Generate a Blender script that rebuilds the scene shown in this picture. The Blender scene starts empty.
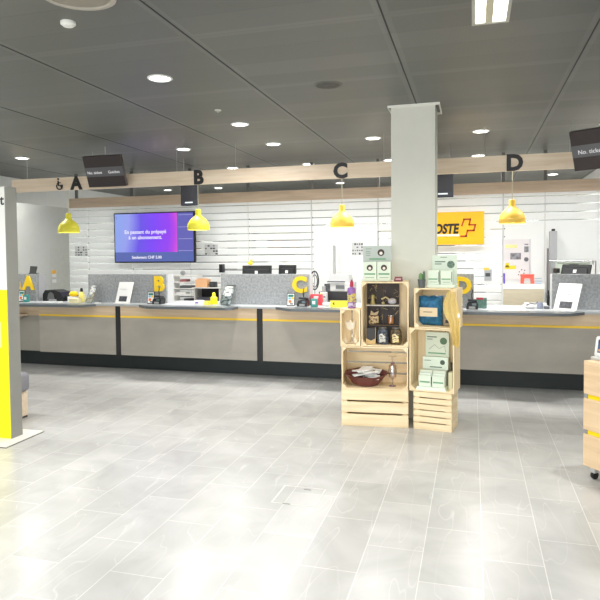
import bpy, bmesh, math, random
from mathutils import Vector, Matrix
random.seed(7)
S = bpy.context.scene
COL = S.collection

# ------------------------------------------------------------------ camera
yaw, pitch, roll = 0.277146, 0.040528, -0.0084332
cy_, sy_ = math.cos(yaw), math.sin(yaw)
fwd = Vector((-sy_*math.cos(pitch), cy_*math.cos(pitch), -math.sin(pitch)))
rt = Vector((cy_, sy_, 0)); up = rt.cross(fwd)
cr, sr = math.cos(roll), math.sin(roll)
r2 = rt*cr + up*sr; u2 = -rt*sr + up*cr
cam_d = bpy.data.cameras.new('camera'); cam = bpy.data.objects.new('camera', cam_d); COL.objects.link(cam)
M = Matrix((r2, u2, -fwd)).transposed().to_4x4(); M.translation = Vector((0, 0, 1.58)); cam.matrix_world = M
cam_d.sensor_width = 36; cam_d.sensor_fit = 'HORIZONTAL'; cam_d.lens = 607.7/600*36; cam_d.shift_y = -21.3/600
cam_d.clip_start = .05
S.camera = cam

# ------------------------------------------------------------------ world, light, exposure
W = bpy.data.worlds.new('world'); S.world = W; W.use_nodes = True
W.node_tree.nodes['Background'].inputs[0].default_value = (.93, .96, 1, 1)
W.node_tree.nodes['Background'].inputs[1].default_value = .6
S.view_settings.view_transform = 'Standard'; S.view_settings.look = 'None'
S.view_settings.gamma = 1; S.view_settings.use_curve_mapping = False
S.view_settings.exposure = 0.0

DAY = 300      # daylight through the shop front behind the camera
DL = 25        # each ceiling downlight
def area(name, loc, rot, sx, sy, power, col=(1, 1, 1), spread=math.pi, shape='RECTANGLE', parent=None):
    l = bpy.data.lights.new(name, 'AREA'); l.shape = shape; l.size = sx
    if shape in ('RECTANGLE', 'ELLIPSE'): l.size_y = sy
    l.energy = power; l.color = col; l.spread = spread
    o = bpy.data.objects.new(name, l); COL.objects.link(o); o.location = loc; o.rotation_euler = rot
    if parent: o.parent = parent
    return o
area('daylight', (-1.5, -2.85, 1.45), (math.radians(90), 0, 0), 7.0, 2.5, DAY, (.97, .985, 1))

# ------------------------------------------------------------------ materials
def nt(name):
    m = bpy.data.materials.new(name); m.use_nodes = True
    return m, m.node_tree, m.node_tree.nodes['Principled BSDF']
def lin(c):
    return tuple(((v/255)/12.92 if v/255 <= .04045 else ((v/255+.055)/1.055)**2.4) for v in c) + (1,)
MC = {}
def mat(c, rough=.5, metal=0, spec=.5, name=None, bump=0, bscale=60, var=0, vscale=8, stretch=(1, 1, 1), trans=0, alpha=1, coat=0):
    key = (c, rough, metal, spec, bump, bscale, var, vscale, stretch, trans, alpha, coat)
    if key in MC: return MC[key]
    m, t, b = nt(name or 'finish'); N, L = t.nodes, t.links
    b.inputs['Roughness'].default_value = rough; b.inputs['Metallic'].default_value = metal
    b.inputs['Specular IOR Level'].default_value = spec
    b.inputs['Transmission Weight'].default_value = trans; b.inputs['Alpha'].default_value = alpha
    b.inputs['Coat Weight'].default_value = coat
    tc = N.new('ShaderNodeTexCoord'); mp = N.new('ShaderNodeMapping'); mp.inputs['Scale'].default_value = stretch
    L.new(tc.outputs['Object'], mp.inputs[0])
    nz = N.new('ShaderNodeTexNoise'); nz.inputs['Scale'].default_value = vscale; nz.inputs['Detail'].default_value = 5
    L.new(mp.outputs[0], nz.inputs['Vector'])
    rp = N.new('ShaderNodeValToRGB'); a = lin(c); v = max(var, .015)
    rp.color_ramp.elements[0].position = .3; rp.color_ramp.elements[1].position = .7
    rp.color_ramp.elements[0].color = tuple(x*(1-v) for x in a[:3])+(1,)
    rp.color_ramp.elements[1].color = tuple(min(1, x*(1+v)) for x in a[:3])+(1,)
    L.new(nz.outputs[0], rp.inputs[0]); L.new(rp.outputs[0], b.inputs['Base Color'])
    if bump:
        n2 = N.new('ShaderNodeTexNoise'); n2.inputs['Scale'].default_value = bscale; L.new(mp.outputs[0], n2.inputs['Vector'])
        bp = N.new('ShaderNodeBump'); bp.inputs['Strength'].default_value = bump; bp.inputs['Distance'].default_value = .01
        L.new(n2.outputs[0], bp.inputs['Height']); L.new(bp.outputs[0], b.inputs['Normal'])
    MC[key] = m
    return m
def emis(c, s, name='glow'):
    m, t, b = nt(name)
    b.inputs['Base Color'].default_value = (0, 0, 0, 1); b.inputs['Emission Color'].default_value = lin(c); b.inputs['Emission Strength'].default_value = s
    b.inputs['Roughness'].default_value = .3
    return m
def wood(c1, c2, axis='x', rough=.5, scale=1):
    key = ('wood', c1, c2, axis, rough, scale)
    if key in MC: return MC[key]
    m, t, b = nt('wood_grain'); N, L = t.nodes, t.links
    tc = N.new('ShaderNodeTexCoord'); mp = N.new('ShaderNodeMapping')
    s = [14*scale]*3; s['xyz'.index(axis)] = 1.1*scale; mp.inputs['Scale'].default_value = s
    L.new(tc.outputs['Object'], mp.inputs[0])
    nz = N.new('ShaderNodeTexNoise'); nz.inputs['Scale'].default_value = 1.6; nz.inputs['Detail'].default_value = 7; nz.inputs['Distortion'].default_value = .6
    L.new(mp.outputs[0], nz.inputs['Vector'])
    rp = N.new('ShaderNodeValToRGB'); rp.color_ramp.elements[0].position = .35; rp.color_ramp.elements[1].position = .65
    rp.color_ramp.elements[0].color = lin(c1); rp.color_ramp.elements[1].color = lin(c2)
    L.new(nz.outputs[0], rp.inputs[0]); L.new(rp.outputs[0], b.inputs['Base Color']); b.inputs['Roughness'].default_value = rough
    MC[key] = m
    return m
def floor_mat():
    m, t, b = nt('floor_tiles'); N, L = t.nodes, t.links
    tc = N.new('ShaderNodeTexCoord'); mp = N.new('ShaderNodeMapping')
    mp.inputs['Rotation'].default_value = (0, 0, math.pi/2)
    mp.inputs['Location'].default_value = (.21, .248, 0)
    L.new(tc.outputs['Object'], mp.inputs[0])
    def brick(ms, c1, c2, cm):
        br = N.new('ShaderNodeTexBrick'); br.inputs['Scale'].default_value = 1; br.inputs['Brick Width'].default_value = .6
        br.inputs['Row Height'].default_value = .3; br.inputs['Mortar Size'].default_value = ms; br.inputs['Mortar Smooth'].default_value = .2
        br.offset = .5; br.offset_frequency = 2
        br.inputs['Color1'].default_value = c1; br.inputs['Color2'].default_value = c2; br.inputs['Mortar'].default_value = cm
        L.new(mp.outputs[0], br.inputs['Vector']); return br
    br = brick(.0022, (.47, .47, .455, 1), (.53, .53, .515, 1), (.70, .70, .67, 1))
    nz = N.new('ShaderNodeTexNoise'); nz.inputs['Scale'].default_value = 2.2; nz.inputs['Detail'].default_value = 8; nz.inputs['Distortion'].default_value = 1.2
    L.new(tc.outputs['Object'], nz.inputs['Vector'])
    r1 = N.new('ShaderNodeValToRGB'); r1.color_ramp.elements[0].position = .3; r1.color_ramp.elements[0].color = (.88, .88, .88, 1)
    r1.color_ramp.elements[1].position = .7; r1.color_ramp.elements[1].color = (1.1, 1.1, 1.1, 1); L.new(nz.outputs[0], r1.inputs[0])
    mx = N.new('ShaderNodeMix'); mx.data_type = 'RGBA'; mx.blend_type = 'MULTIPLY'; mx.inputs[0].default_value = 1
    L.new(br.outputs[0], mx.inputs[6]); L.new(r1.outputs[0], mx.inputs[7])
    # thin pale veins, short streaks across the tiles
    mv = N.new('ShaderNodeMapping'); mv.inputs['Rotation'].default_value = (0, 0, .3); mv.inputs['Scale'].default_value = (4.5, .8, 1)
    L.new(tc.outputs['Object'], mv.inputs[0])
    nv = N.new('ShaderNodeTexNoise'); nv.inputs['Scale'].default_value = 1.5; nv.inputs['Detail'].default_value = 1; nv.inputs['Distortion'].default_value = .15
    L.new(mv.outputs[0], nv.inputs['Vector'])
    rv = N.new('ShaderNodeValToRGB'); e = rv.color_ramp.elements
    e[0].position = .495; e[0].color = (0, 0, 0, 1); e[1].position = .5; e[1].color = (.22, .22, .22, 1)
    k = e.new(.505); k.color = (0, 0, 0, 1)
    L.new(nv.outputs[0], rv.inputs[0])
    m2 = N.new('ShaderNodeMix'); m2.data_type = 'RGBA'; m2.blend_type = 'MIX'; L.new(rv.outputs[0], m2.inputs[0])
    L.new(mx.outputs[2], m2.inputs[6]); m2.inputs[7].default_value = (.85, .85, .83, 1)
    L.new(m2.outputs[2], b.inputs['Base Color'])
    b.inputs['Roughness'].default_value = .27; b.inputs['Specular IOR Level'].default_value = .5
    bp = N.new('ShaderNodeBump'); bp.inputs['Strength'].default_value = .05; bp.inputs['Distance'].default_value = .01
    L.new(nz.outputs[0], bp.inputs['Height']); L.new(bp.outputs[0], b.inputs['Normal'])
    return m
def ceil_mat():
    m, t, b = nt('perforated_metal_ceiling'); N, L = t.nodes, t.links
    tc = N.new('ShaderNodeTexCoord'); mp = N.new('ShaderNodeMapping'); mp.inputs['Location'].default_value = (.512, .1, 0)
    L.new(tc.outputs['Object'], mp.inputs[0])
    br = N.new('ShaderNodeTexBrick'); br.inputs['Scale'].default_value = 1; br.inputs['Brick Width'].default_value = 1.242
    br.inputs['Row Height'].default_value = .31; br.inputs['Mortar Size'].default_value = .004; br.offset = 0
    br.inputs['Color1'].default_value = (.125, .129, .118, 1); br.inputs['Color2'].default_value = (.150, .153, .140, 1); br.inputs['Mortar'].default_value = (.115, .115, .108, 1)
    L.new(mp.outputs[0], br.inputs['Vector'])
    v = N.new('ShaderNodeTexVoronoi'); v.inputs['Scale'].default_value = 120; v.inputs['Randomness'].default_value = .05
    L.new(tc.outputs['Object'], v.inputs['Vector'])
    rp = N.new('ShaderNodeValToRGB'); rp.color_ramp.elements[0].position = .2; rp.color_ramp.elements[0].color = (.72, .72, .72, 1)
    rp.color_ramp.elements[1].position = .35; rp.color_ramp.elements[1].color = (1, 1, 1, 1); L.new(v.outputs[0], rp.inputs[0])
    mx = N.new('ShaderNodeMix'); mx.data_type = 'RGBA'; mx.blend_type = 'MULTIPLY'; mx.inputs[0].default_value = 1
    L.new(br.outputs[0], mx.inputs[6]); L.new(rp.outputs[0], mx.inputs[7])
    b2 = N.new('ShaderNodeTexBrick'); b2.inputs['Scale'].default_value = 1; b2.inputs['Brick Width'].default_value = 1.242; b2.offset = 0
    b2.inputs['Row Height'].default_value = 1.24; b2.inputs['Mortar Size'].default_value = .045; b2.inputs['Mortar Smooth'].default_value = .1
    b2.inputs['Color1'].default_value = (1, 1, 1, 1); b2.inputs['Color2'].default_value = (.94, .94, .94, 1); b2.inputs['Mortar'].default_value = (1.16, 1.16, 1.16, 1)
    L.new(mp.outputs[0], b2.inputs['Vector'])
    m9 = N.new('ShaderNodeMix'); m9.data_type = 'RGBA'; m9.blend_type = 'MULTIPLY'; m9.inputs[0].default_value = 1
    L.new(mx.outputs[2], m9.inputs[6]); L.new(b2.outputs[0], m9.inputs[7]); L.new(m9.outputs[2], b.inputs['Base Color'])
    b.inputs['Roughness'].default_value = .45; b.inputs['Metallic'].default_value = .25
    return m
def film_mat(zlim):
    # glass with bands of frosted film; clear gaps every 11 cm above zlim
    m, t, b = nt('banded_frosted_film'); N, L = t.nodes, t.links
    out = [n for n in N if n.type == 'OUTPUT_MATERIAL'][0]
    tc = N.new('ShaderNodeTexCoord'); sp = N.new('ShaderNodeSeparateXYZ'); L.new(tc.outputs['Object'], sp.inputs[0])
    def mth(op, a, bb):
        n = N.new('ShaderNodeMath'); n.operation = op
        for i, x in enumerate((a, bb)):
            if isinstance(x, (int, float)): n.inputs[i].default_value = x
            else: L.new(x, n.inputs[i])
        return n.outputs[0]
    fr = mth('FRACT', mth('DIVIDE', mth('ADD', sp.outputs[2], 10*.1115-2.243+.0085), .1115), 0)
    clear = mth('LESS_THAN', fr, .12)
    clear = mth('MULTIPLY', clear, mth('GREATER_THAN', sp.outputs[2], zlim))
    b.inputs['Base Color'].default_value = (.93, .94, .935, 1); b.inputs['Roughness'].default_value = .35
    tl = N.new('ShaderNodeBsdfTranslucent'); tl.inputs[0].default_value = (.9, .92, .92, 1)
    m1 = N.new('ShaderNodeMixShader'); m1.inputs[0].default_value = .25; L.new(b.outputs[0], m1.inputs[1]); L.new(tl.outputs[0], m1.inputs[2])
    tr = N.new('ShaderNodeBsdfTransparent'); tr.inputs[0].default_value = (.9, .93, .92, 1)
    gl = N.new('ShaderNodeBsdfGlossy'); gl.inputs['Roughness'].default_value = .03
    m2 = N.new('ShaderNodeMixShader'); m2.inputs[0].default_value = .08; L.new(tr.outputs[0], m2.inputs[1]); L.new(gl.outputs[0], m2.inputs[2])
    m3 = N.new('ShaderNodeMixShader'); L.new(clear, m3.inputs[0]); L.new(m1.outputs[0], m3.inputs[1]); L.new(m2.outputs[0], m3.inputs[2])
    L.new(m3.outputs[0], out.inputs[0])
    return m
def clear_mat(tint=(.93, .95, .95), gloss=.12):
    key = ('clear', tint, gloss)
    if key in MC: return MC[key]
    m, t, b = nt('clear_acrylic'); N, L = t.nodes, t.links
    out = [n for n in N if n.type == 'OUTPUT_MATERIAL'][0]
    tr = N.new('ShaderNodeBsdfTransparent'); tr.inputs[0].default_value = tint+(1,)
    gl = N.new('ShaderNodeBsdfGlossy'); gl.inputs['Roughness'].default_value = .05
    m2 = N.new('ShaderNodeMixShader'); m2.inputs[0].default_value = gloss; L.new(tr.outputs[0], m2.inputs[1]); L.new(gl.outputs[0], m2.inputs[2])
    L.new(m2.outputs[0], out.inputs[0]); MC[key] = m
    return m
def screen_mat():
    m, t, b = nt('screen_gradient'); N, L = t.nodes, t.links
    tc = N.new('ShaderNodeTexCoord'); sp = N.new('ShaderNodeSeparateXYZ'); L.new(tc.outputs['Object'], sp.inputs[0])
    mr = N.new('ShaderNodeMapRange'); mr.inputs[1].default_value = -.70; mr.inputs[2].default_value = .42; L.new(sp.outputs[0], mr.inputs[0])
    nz = N.new('ShaderNodeTexNoise'); nz.inputs['Scale'].default_value = 1.3; nz.inputs['Detail'].default_value = 0; L.new(tc.outputs['Object'], nz.inputs['Vector'])
    ad = N.new('ShaderNodeMath'); ad.operation = 'MULTIPLY_ADD'; ad.inputs[1].default_value = .25; L.new(nz.outputs[0], ad.inputs[0]); 
    sb = N.new('ShaderNodeMath'); sb.operation = 'SUBTRACT'; sb.inputs[1].default_value = .125; L.new(mr.outputs[0], sb.inputs[0]); L.new(sb.outputs[0], ad.inputs[2])
    rp = N.new('ShaderNodeValToRGB'); e = rp.color_ramp.elements
    e[0].position = 0; e[0].color = lin((140, 165, 240)); e[1].position = 1; e[1].color = lin((225, 80, 220))
    for p, c in ((.18, (150, 160, 240)), (.4, (105, 80, 235)), (.62, (125, 65, 250)), (.85, (150, 60, 245)), (.93, (185, 65, 235))):
        k = e.new(p); k.color = lin(c)
    L.new(ad.outputs[0], rp.inputs[0]); b.inputs['Base Color'].default_value = (0.01, 0.01, .01, 1)
    L.new(rp.outputs[0], b.inputs['Emission Color']); b.inputs['Emission Strength'].default_value = .95; b.inputs['Roughness'].default_value = .25
    return m
def blot_mat(base, ink, scale=30, thr=.52):
    key = ('blot', base, ink, scale, thr)
    if key in MC: return MC[key]
    m, t, b = nt('printed_paper'); N, L = t.nodes, t.links
    tc = N.new('ShaderNodeTexCoord'); mp = N.new('ShaderNodeMapping'); mp.inputs['Scale'].default_value = (1, 1, 2.2); L.new(tc.outputs['Object'], mp.inputs[0])
    nz = N.new('ShaderNodeTexNoise'); nz.inputs['Scale'].default_value = scale; nz.inputs['Detail'].default_value = 3; L.new(mp.outputs[0], nz.inputs['Vector'])
    rp = N.new('ShaderNodeValToRGB'); rp.color_ramp.elements[0].position = thr; rp.color_ramp.elements[0].color = lin(base)
    rp.color_ramp.elements[1].position = thr+.05; rp.color_ramp.elements[1].color = lin(ink)
    L.new(nz.outputs[0], rp.inputs[0]); L.new(rp.outputs[0], b.inputs['Base Color']); b.inputs['Roughness'].default_value = .5
    MC[key] = m
    return m

# ------------------------------------------------------------------ mesh helpers
class MB:
    def __init__(s): s.bm = bmesh.new()
    def _t(s, vs, mtx):
        if mtx is not None:
            for v in vs: v.co = mtx @ v.co
        return vs
    def box(s, x0, x1, y0, y1, z0, z1, bev=0, seg=2, mtx=None):
        r = bmesh.ops.create_cube(s.bm, size=1); vs = r['verts']
        for v in vs: v.co = Vector(((x0+x1)/2+v.co.x*(x1-x0), (y0+y1)/2+v.co.y*(y1-y0), (z0+z1)/2+v.co.z*(z1-z0)))
        if bev:
            es = list({e for v in vs for e in v.link_edges})
            r2_ = bmesh.ops.bevel(s.bm, geom=es+vs, offset=bev, segments=seg, affect='EDGES', profile=.5)
            vs = list({v for f in r2_['faces'] for v in f.verts} | {v for v in vs if v.is_valid})
        s._t(vs, mtx); return s
    def lathe(s, prof, c=(0, 0, 0), seg=24, mtx=None, close=True):
        rings = []; allv = []
        for r, z in prof:
            ring = [s.bm.verts.new((c[0]+r*math.cos(a*2*math.pi/seg), c[1]+r*math.sin(a*2*math.pi/seg), c[2]+z)) for a in range(seg)] if r > 1e-5 else [s.bm.verts.new((c[0], c[1], c[2]+z))]
            rings.append(ring); allv += ring
        for A, B in zip(rings, rings[1:]):
            for i in range(seg):
                j = (i+1) % seg
                if len(A) == 1 and len(B) == 1: continue
                if len(A) == 1: s.bm.faces.new((A[0], B[j], B[i]))
                elif len(B) == 1: s.bm.faces.new((A[i], A[j], B[0]))
                else: s.bm.faces.new((A[i], A[j], B[j], B[i]))
        if close:
            for R_ in (rings[0], rings[-1]):
                if len(R_) > 2: s.bm.faces.new(R_)
        s._t(allv, mtx); return s
    def prism(s, pts, y0, y1, mtx=None):
        # outline in x-z, extruded along y
        a = [s.bm.verts.new((p[0], y0, p[1])) for p in pts]; b = [s.bm.verts.new((p[0], y1, p[1])) for p in pts]
        s.bm.faces.new(a); s.bm.faces.new(b[::-1]); n = len(pts)
        for i in range(n): s.bm.faces.new((a[i], b[i], b[(i+1) % n], a[(i+1) % n]))
        s._t(a+b, mtx); return s
    def slab(s, pts, z0, z1, mtx=None):
        a = [s.bm.verts.new((p[0], p[1], z0)) for p in pts]; b = [s.bm.verts.new((p[0], p[1], z1)) for p in pts]
        s.bm.faces.new(a); s.bm.faces.new(b[::-1]); n = len(pts)
        for i in range(n): s.bm.faces.new((a[i], b[i], b[(i+1) % n], a[(i+1) % n]))
        s._t(a+b, mtx); return s
    def tube(s, pts, r, seg=10, closed=False):
        pts = [Vector(p) for p in pts]; n = len(pts); rings = []
        for i, p in enumerate(pts):
            if closed: d = pts[(i+1) % n]-pts[i-1]
            else: d = pts[min(i+1, n-1)]-pts[max(i-1, 0)]
            d.normalize(); ref = Vector((0, 0, 1)) if abs(d.z) < .9 else Vector((1, 0, 0))
            if closed: ref = Vector((0, 1, 0))
            a = d.cross(ref).normalized(); b = d.cross(a)
            rr = r[i] if isinstance(r, (list, tuple)) else r
            rings.append([s.bm.verts.new(p+a*rr*math.cos(t*2*math.pi/seg)+b*rr*math.sin(t*2*math.pi/seg)) for t in range(seg)])
        m = n if closed else n-1
        for i in range(m):
            A, B = rings[i], rings[(i+1) % n]
            for k in range(seg): s.bm.faces.new((A[k], A[(k+1) % seg], B[(k+1) % seg], B[k]))
        if not closed: s.bm.faces.new(rings[0]); s.bm.faces.new(rings[-1][::-1])
        return s
    def ico(s, c, r, sub=2, sc=(1, 1, 1)):
        q = bmesh.ops.create_icosphere(s.bm, subdivisions=sub, radius=r)
        for v in q['verts']: v.co = Vector((c[0]+v.co.x*sc[0], c[1]+v.co.y*sc[1], c[2]+v.co.z*sc[2]))
        return s
    def xf(s, mtx):
        for v in s.bm.verts: v.co = mtx @ v.co
        return s
    def build(s, name, m, parent=None, smooth=False, loc=None, rotz=None, label=None):
        bmesh.ops.recalc_face_normals(s.bm, faces=s.bm.faces)
        me = bpy.data.meshes.new(name); s.bm.to_mesh(me); s.bm.free()
        if smooth:
            for p in me.polygons: p.use_smooth = True
            try: me.set_sharp_from_angle(angle=math.radians(35))
            except Exception: pass
        me.materials.append(m)
        o = bpy.data.objects.new(name, me); COL.objects.link(o)
        if parent: o.parent = parent
        if loc: o.location = loc
        if rotz: o.rotation_euler = (0, 0, rotz)
        if label: o['label'] = label
        return o
def bx(name, m, parent, x0, x1, y0, y1, z0, z1, bev=0, label=None):
    return MB().box(x0, x1, y0, y1, z0, z1, bev).build(name, m, parent, label=label)
def thing(name, label, cat, loc=(0, 0, 0), rotz=0, group=None):
    o = bpy.data.objects.new(name, None); COL.objects.link(o); o.location = loc; o.rotation_euler = (0, 0, rotz)
    o['label'] = label; o['category'] = cat; o.empty_display_size = .1
    if group: o['group'] = group
    return o
def tag(o, label, cat, group=None):
    o['label'] = label; o['category'] = cat
    if group: o['group'] = group
    return o
def struct(o): o['kind'] = 'structure'; return o
def sbx(name, m, x0, x1, y0, y1, z0, z1): return struct(bx(name, m, None, x0, x1, y0, y1, z0, z1))
def text(name, body, size, m, parent, loc, depth=.002, off=0.0, align='CENTER', shear=0, mtx=None, label=None, xs=1):
    # lettering that stands upright and faces -y
    c = bpy.data.curves.new(name, 'FONT'); c.body = body; c.size = size; c.extrude = depth; c.offset = off; c.align_x = align; c.align_y = 'CENTER'; c.shear = shear
    c.resolution_u = 3
    o = bpy.data.objects.new(name+'_c', c); COL.objects.link(o)
    dg = bpy.context.evaluated_depsgraph_get(); me = bpy.data.meshes.new_from_object(o.evaluated_get(dg))
    bpy.data.objects.remove(o); bpy.data.curves.remove(c)
    T = Matrix.Translation(loc) @ (mtx or Matrix.Identity(4)) @ Matrix.Rotation(math.pi/2, 4, 'X') @ Matrix.Diagonal((xs, 1, 1, 1))
    me.transform(T); me.materials.clear(); me.materials.append(m); me.name = name
    o = bpy.data.objects.new(name, me); COL.objects.link(o)
    if parent: o.parent = parent
    if label: o['label'] = label
    return o
def dup(root, loc, rotz=None, label=None):
    r = root.copy(); COL.objects.link(r); r.location = loc
    if rotz is not None: r.rotation_euler = (0, 0, rotz)
    if label: r['label'] = label
    for ch in list(root.children):
        c = ch.copy(); COL.objects.link(c); c.parent = r
        for g in list(ch.children):
            d = g.copy(); COL.objects.link(d); d.parent = c
    return r
def lean(deg, z=0): # tips the top backwards (+y) about the x axis at height z
    return Matrix.Translation((0, 0, z)) @ Matrix.Rotation(math.radians(-deg), 4, 'X') @ Matrix.Translation((0, 0, -z))

OAK = wood((228, 206, 178), (240, 222, 198), 'x', .45)
OAKZ = wood((228, 206, 178), (240, 222, 198), 'z', .45)
PINEX = wood((236, 212, 168), (248, 230, 192), 'x', .6)
PINEZ = wood((236, 212, 168), (248, 230, 192), 'z', .6)
PINEY = wood((236, 212, 168), (248, 230, 192), 'y', .6)
WHITE = mat((236, 236, 232), .5); PAPER = mat((240, 240, 238), .6)
BLACK = mat((22, 23, 25), .4); DARK = mat((42, 40, 42), .35); CHAR = mat((52, 56, 58), .5)
GREYM = mat((150, 152, 152), .4); STEEL = mat((190, 190, 190), .3, 1)
FELT = mat((158, 161, 163), .95, spec=.1, bump=.3, bscale=160, var=.22, vscale=38)
YEL = mat((255, 214, 30), .5); YEL_LIT_COOL = mat((228, 220, 62), .5); YEL_LIT_WARM = mat((250, 205, 82), .5)  # last two: one pendant yellow, differing light on the lamps put into the colour
LAM = mat((162, 157, 147), .5, var=.08, vscale=2.2, stretch=(1, 1, 2.2))
MINT = mat((220, 230, 212), .6); GREEN2 = mat((120, 168, 130), .6)

# ------------------------------------------------------------------ room shell
ZC = 2.975
struct(bx('floor', floor_mat(), None, -7.9, 3.3, -3.1, 13.6, -.05, 0))
struct(bx('ceiling', ceil_mat(), None, -7.9, 3.3, -3.1, 13.6, ZC, ZC+.05))
WALL = mat((226, 228, 226), .8)
sbx('wall_left', WALL, -7.95, -7.85, -3.1, 13.6, 0, ZC)
sbx('wall_back', mat((214, 214, 210), .8), -7.85, 3.3, 13.5, 13.6, 0, ZC)
sbx('wall_right', WALL, 3.2, 3.3, -3.1, 9.05, 0, ZC)
sbx('wall_office', mat((232, 232, 230), .8), 2.02, 2.12, 9.06, 13.5, 0, ZC)
# shop front behind the camera: sill wall, header and window
sbx('wall_front', WALL, -7.85, 3.2, -3.1, -3.0, 0, .18)
sbx('wall_front_header', WALL, -7.85, 3.2, -3.1, -3.0, 2.72, ZC)
FR = mat((60, 62, 64), .4)
w = struct(bx('window_1', clear_mat(), None, -7.8, 3.15, -3.055, -3.045, .2, 2.70))
for i, x in enumerate((-7.8, -5.1, -2.4, .3, 3.1)):
    bx('window_frame', FR, w, x-.03, x+.03, -3.08, -3.02, .18, 2.72)
# dark joints between ceiling bays
JM = mat((38, 38, 38), .6); n = 0
for k in range(-6, 4):
    x = -.512+1.242*k
    if -7.9 < x < 3.2:
        n += 1; sbx('trim_%d' % n, JM, x-.0045, x+.0045, -3, 13.5, ZC-.003, ZC+.002)

# pillar
pm = mat((214, 214, 202), .6)
sbx('wall_pillar', pm, -.749, -.341, 5.83, 6.22, 0, ZC)
cm = MB(); 
for a in ((-.782, -.298, 5.815, 5.829), (-.782, -.772, 5.829, 6.24), (-.308, -.298, 5.829, 6.24), (-.772, -.308, 6.23, 6.24)):
    cm.box(a[0], a[1], a[2], a[3], ZC-.022, ZC-.0005)
struct(cm.build('trim_pillar_collar', mat((228, 228, 218), .5)))

# floor hatch outline
hm = mat((206, 206, 200), .5); h = MB()
for a in ((-1.235, -1.222, 3.62, 3.90), (-.952, -.939, 3.62, 3.90), (-1.235, -.939, 3.612, 3.62), (-1.235, -.939, 3.90, 3.908)):
    h.box(a[0], a[1], a[2], a[3], 0, .0012)
t = thing('floor_hatch', 'square service hatch set flush in the pale tiled floor', 'hatch', (0, 0, 0))
h.build('hatch_rim', hm, t)
for x, y in ((-1.13, 3.615), (-1.06, 3.87)):
    bx('hatch_grip', mat((120, 120, 116), .4), t, x-.025, x+.025, y-.004, y+.004, .0013, .003)

# ------------------------------------------------------------------ ceiling fittings
LENS = emis((255, 255, 255), 9)
def downlight(x, y, label, first=[None]):
    if first[0] is None:
        t = thing('downlight', label, 'light', (x, y, ZC), 0, 'recessed ceiling downlights')
        MB().lathe([(.098, 0), (.098, -.006), (.082, -.010), (.078, -.006), (.078, 0)], seg=28).build('trim_ring', WHITE, t, True)
        MB().lathe([(0, -.0035), (.077, -.0035), (.077, -.001), (0, -.001)], seg=28, close=False).build('lens', LENS, t, True)
        area('downlight_lamp', (0, 0, -.016), (0, 0, 0), .15, .15, DL, (1, .985, .96), math.radians(150), 'DISK', t)
        first[0] = t; return t
    return dup(first[0], (x, y, ZC), None, label)
downlight(-2.375, 4.365, 'large bright round downlight, nearest of the ceiling lights, left of centre')
downlight(-2.40, 6.14, 'round downlight between the nearest one and the beam row, left of the pillar')
downlight(-2.43, 7.365, 'round downlight just above the wooden beam between letters B and C')
downlight(-3.675, 7.35, 'round downlight just above the wooden beam near letter B')
downlight(-6.157, 7.28, 'round downlight at the far left above the wheelchair symbol end of the beam')
downlight(-1.165, 7.375, 'round downlight immediately left of the white pillar')
downlight(.086, 7.35, 'round downlight right of the white pillar above letter D')
for x, lb in ((-3.72, 'small downlight peeping over the beam right of letter B'), (-2.46, 'small downlight peeping over the beam left of letter C'), (-1.2, 'small downlight over the beam touching the left edge of the pillar'), (.07, 'small downlight peeping over the beam left of letter D')):
    downlight(x, 9.17, lb)
for x, lb in ((-6.28, 'far downlight seen under the beam between letters A and B'), (-5.11, 'far downlight seen under the beam right of letter B'), (-2.52, 'far downlight seen directly under the letter C'), (1.378, 'far downlight seen under the beam right of letter D')):
    downlight(x, 11.8, lb)
for x, y in ((1.42, 7.35), (1.34, 4.4), (-4.9, 4.4), (-6.15, 4.4), (-2.4, 2.3), (-4.9, 2.3), (-1.9, .6), (-3.6, .6), (-5.6, .6)):
    downlight(x, y, 'round recessed downlight outside the picture in the public hall ceiling')
def tube_light(x0, x1, y0, y1, label, pw=30):
    t = thing('fluorescent_luminaire', label, 'light', ((x0+x1)/2, (y0+y1)/2, ZC)); hx, hy = (x1-x0)/2, (y1-y0)/2
    f = MB()
    for a in ((-hx-.02, -hx, -hy-.02, hy+.02), (hx, hx+.02, -hy-.02, hy+.02), (-hx, hx, -hy-.02, -hy), (-hx, hx, hy, hy+.02)):
        f.box(a[0], a[1], a[2], a[3], -.012, 0)
    f.build('frame', mat((170, 170, 160), .4), t)
    bx('diffuser', emis((255, 252, 235), 3.2), t, -hx, -.03, -hy, hy, -.006, -.001)
    bx('diffuser', emis((255, 252, 240), 3.2), t, .012, hx, -hy, hy, -.006, -.001)
    bx('louvre', mat((200, 195, 170), .35, .3, bump=.4), t, -.03, .012, -hy, hy, -.009, -.001, label='crumpled reflector strip between the two diffusers')
    area('luminaire_lamp', (0, 0, -.02), (0, 0, 0), hx*2, hy*2, pw, (1, .98, .93), math.radians(160), parent=t)
    return t
tube_light(.01, .185, 2.75, 3.9, 'rectangular recessed fluorescent luminaire at the top edge of the picture')
for x in (-6.0, -4.0, -2.0, -.2, 1.2):
    tube_light(x-.5, x+.5, 10.15, 10.35, 'recessed office luminaire hidden behind the wooden beam', 45)['group'] = 'office luminaires behind the beam'  # unseen lights added to backlight the frosted film and brighten the rear
t = thing('smoke_detector', 'small white round smoke detector on the ceiling, left of the nearest downlight', 'detector', (-2.327, 3.17, ZC))
MB().lathe([(0, -.022), (.035, -.022), (.045, -.014), (.045, 0), (0, 0)], seg=24).build('body', mat((215, 215, 208), .5), t, True)
MB().lathe([(.030, -.0215), (.030, -.026), (.012, -.028), (0, -.028)], seg=20).build('cap', mat((225, 225, 220), .5), t, True)
t = thing('sprinkler_head', 'tiny pale sprinkler disc on the ceiling above letter B downlight', 'sprinkler', (-2.368, 5.485, ZC))
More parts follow.
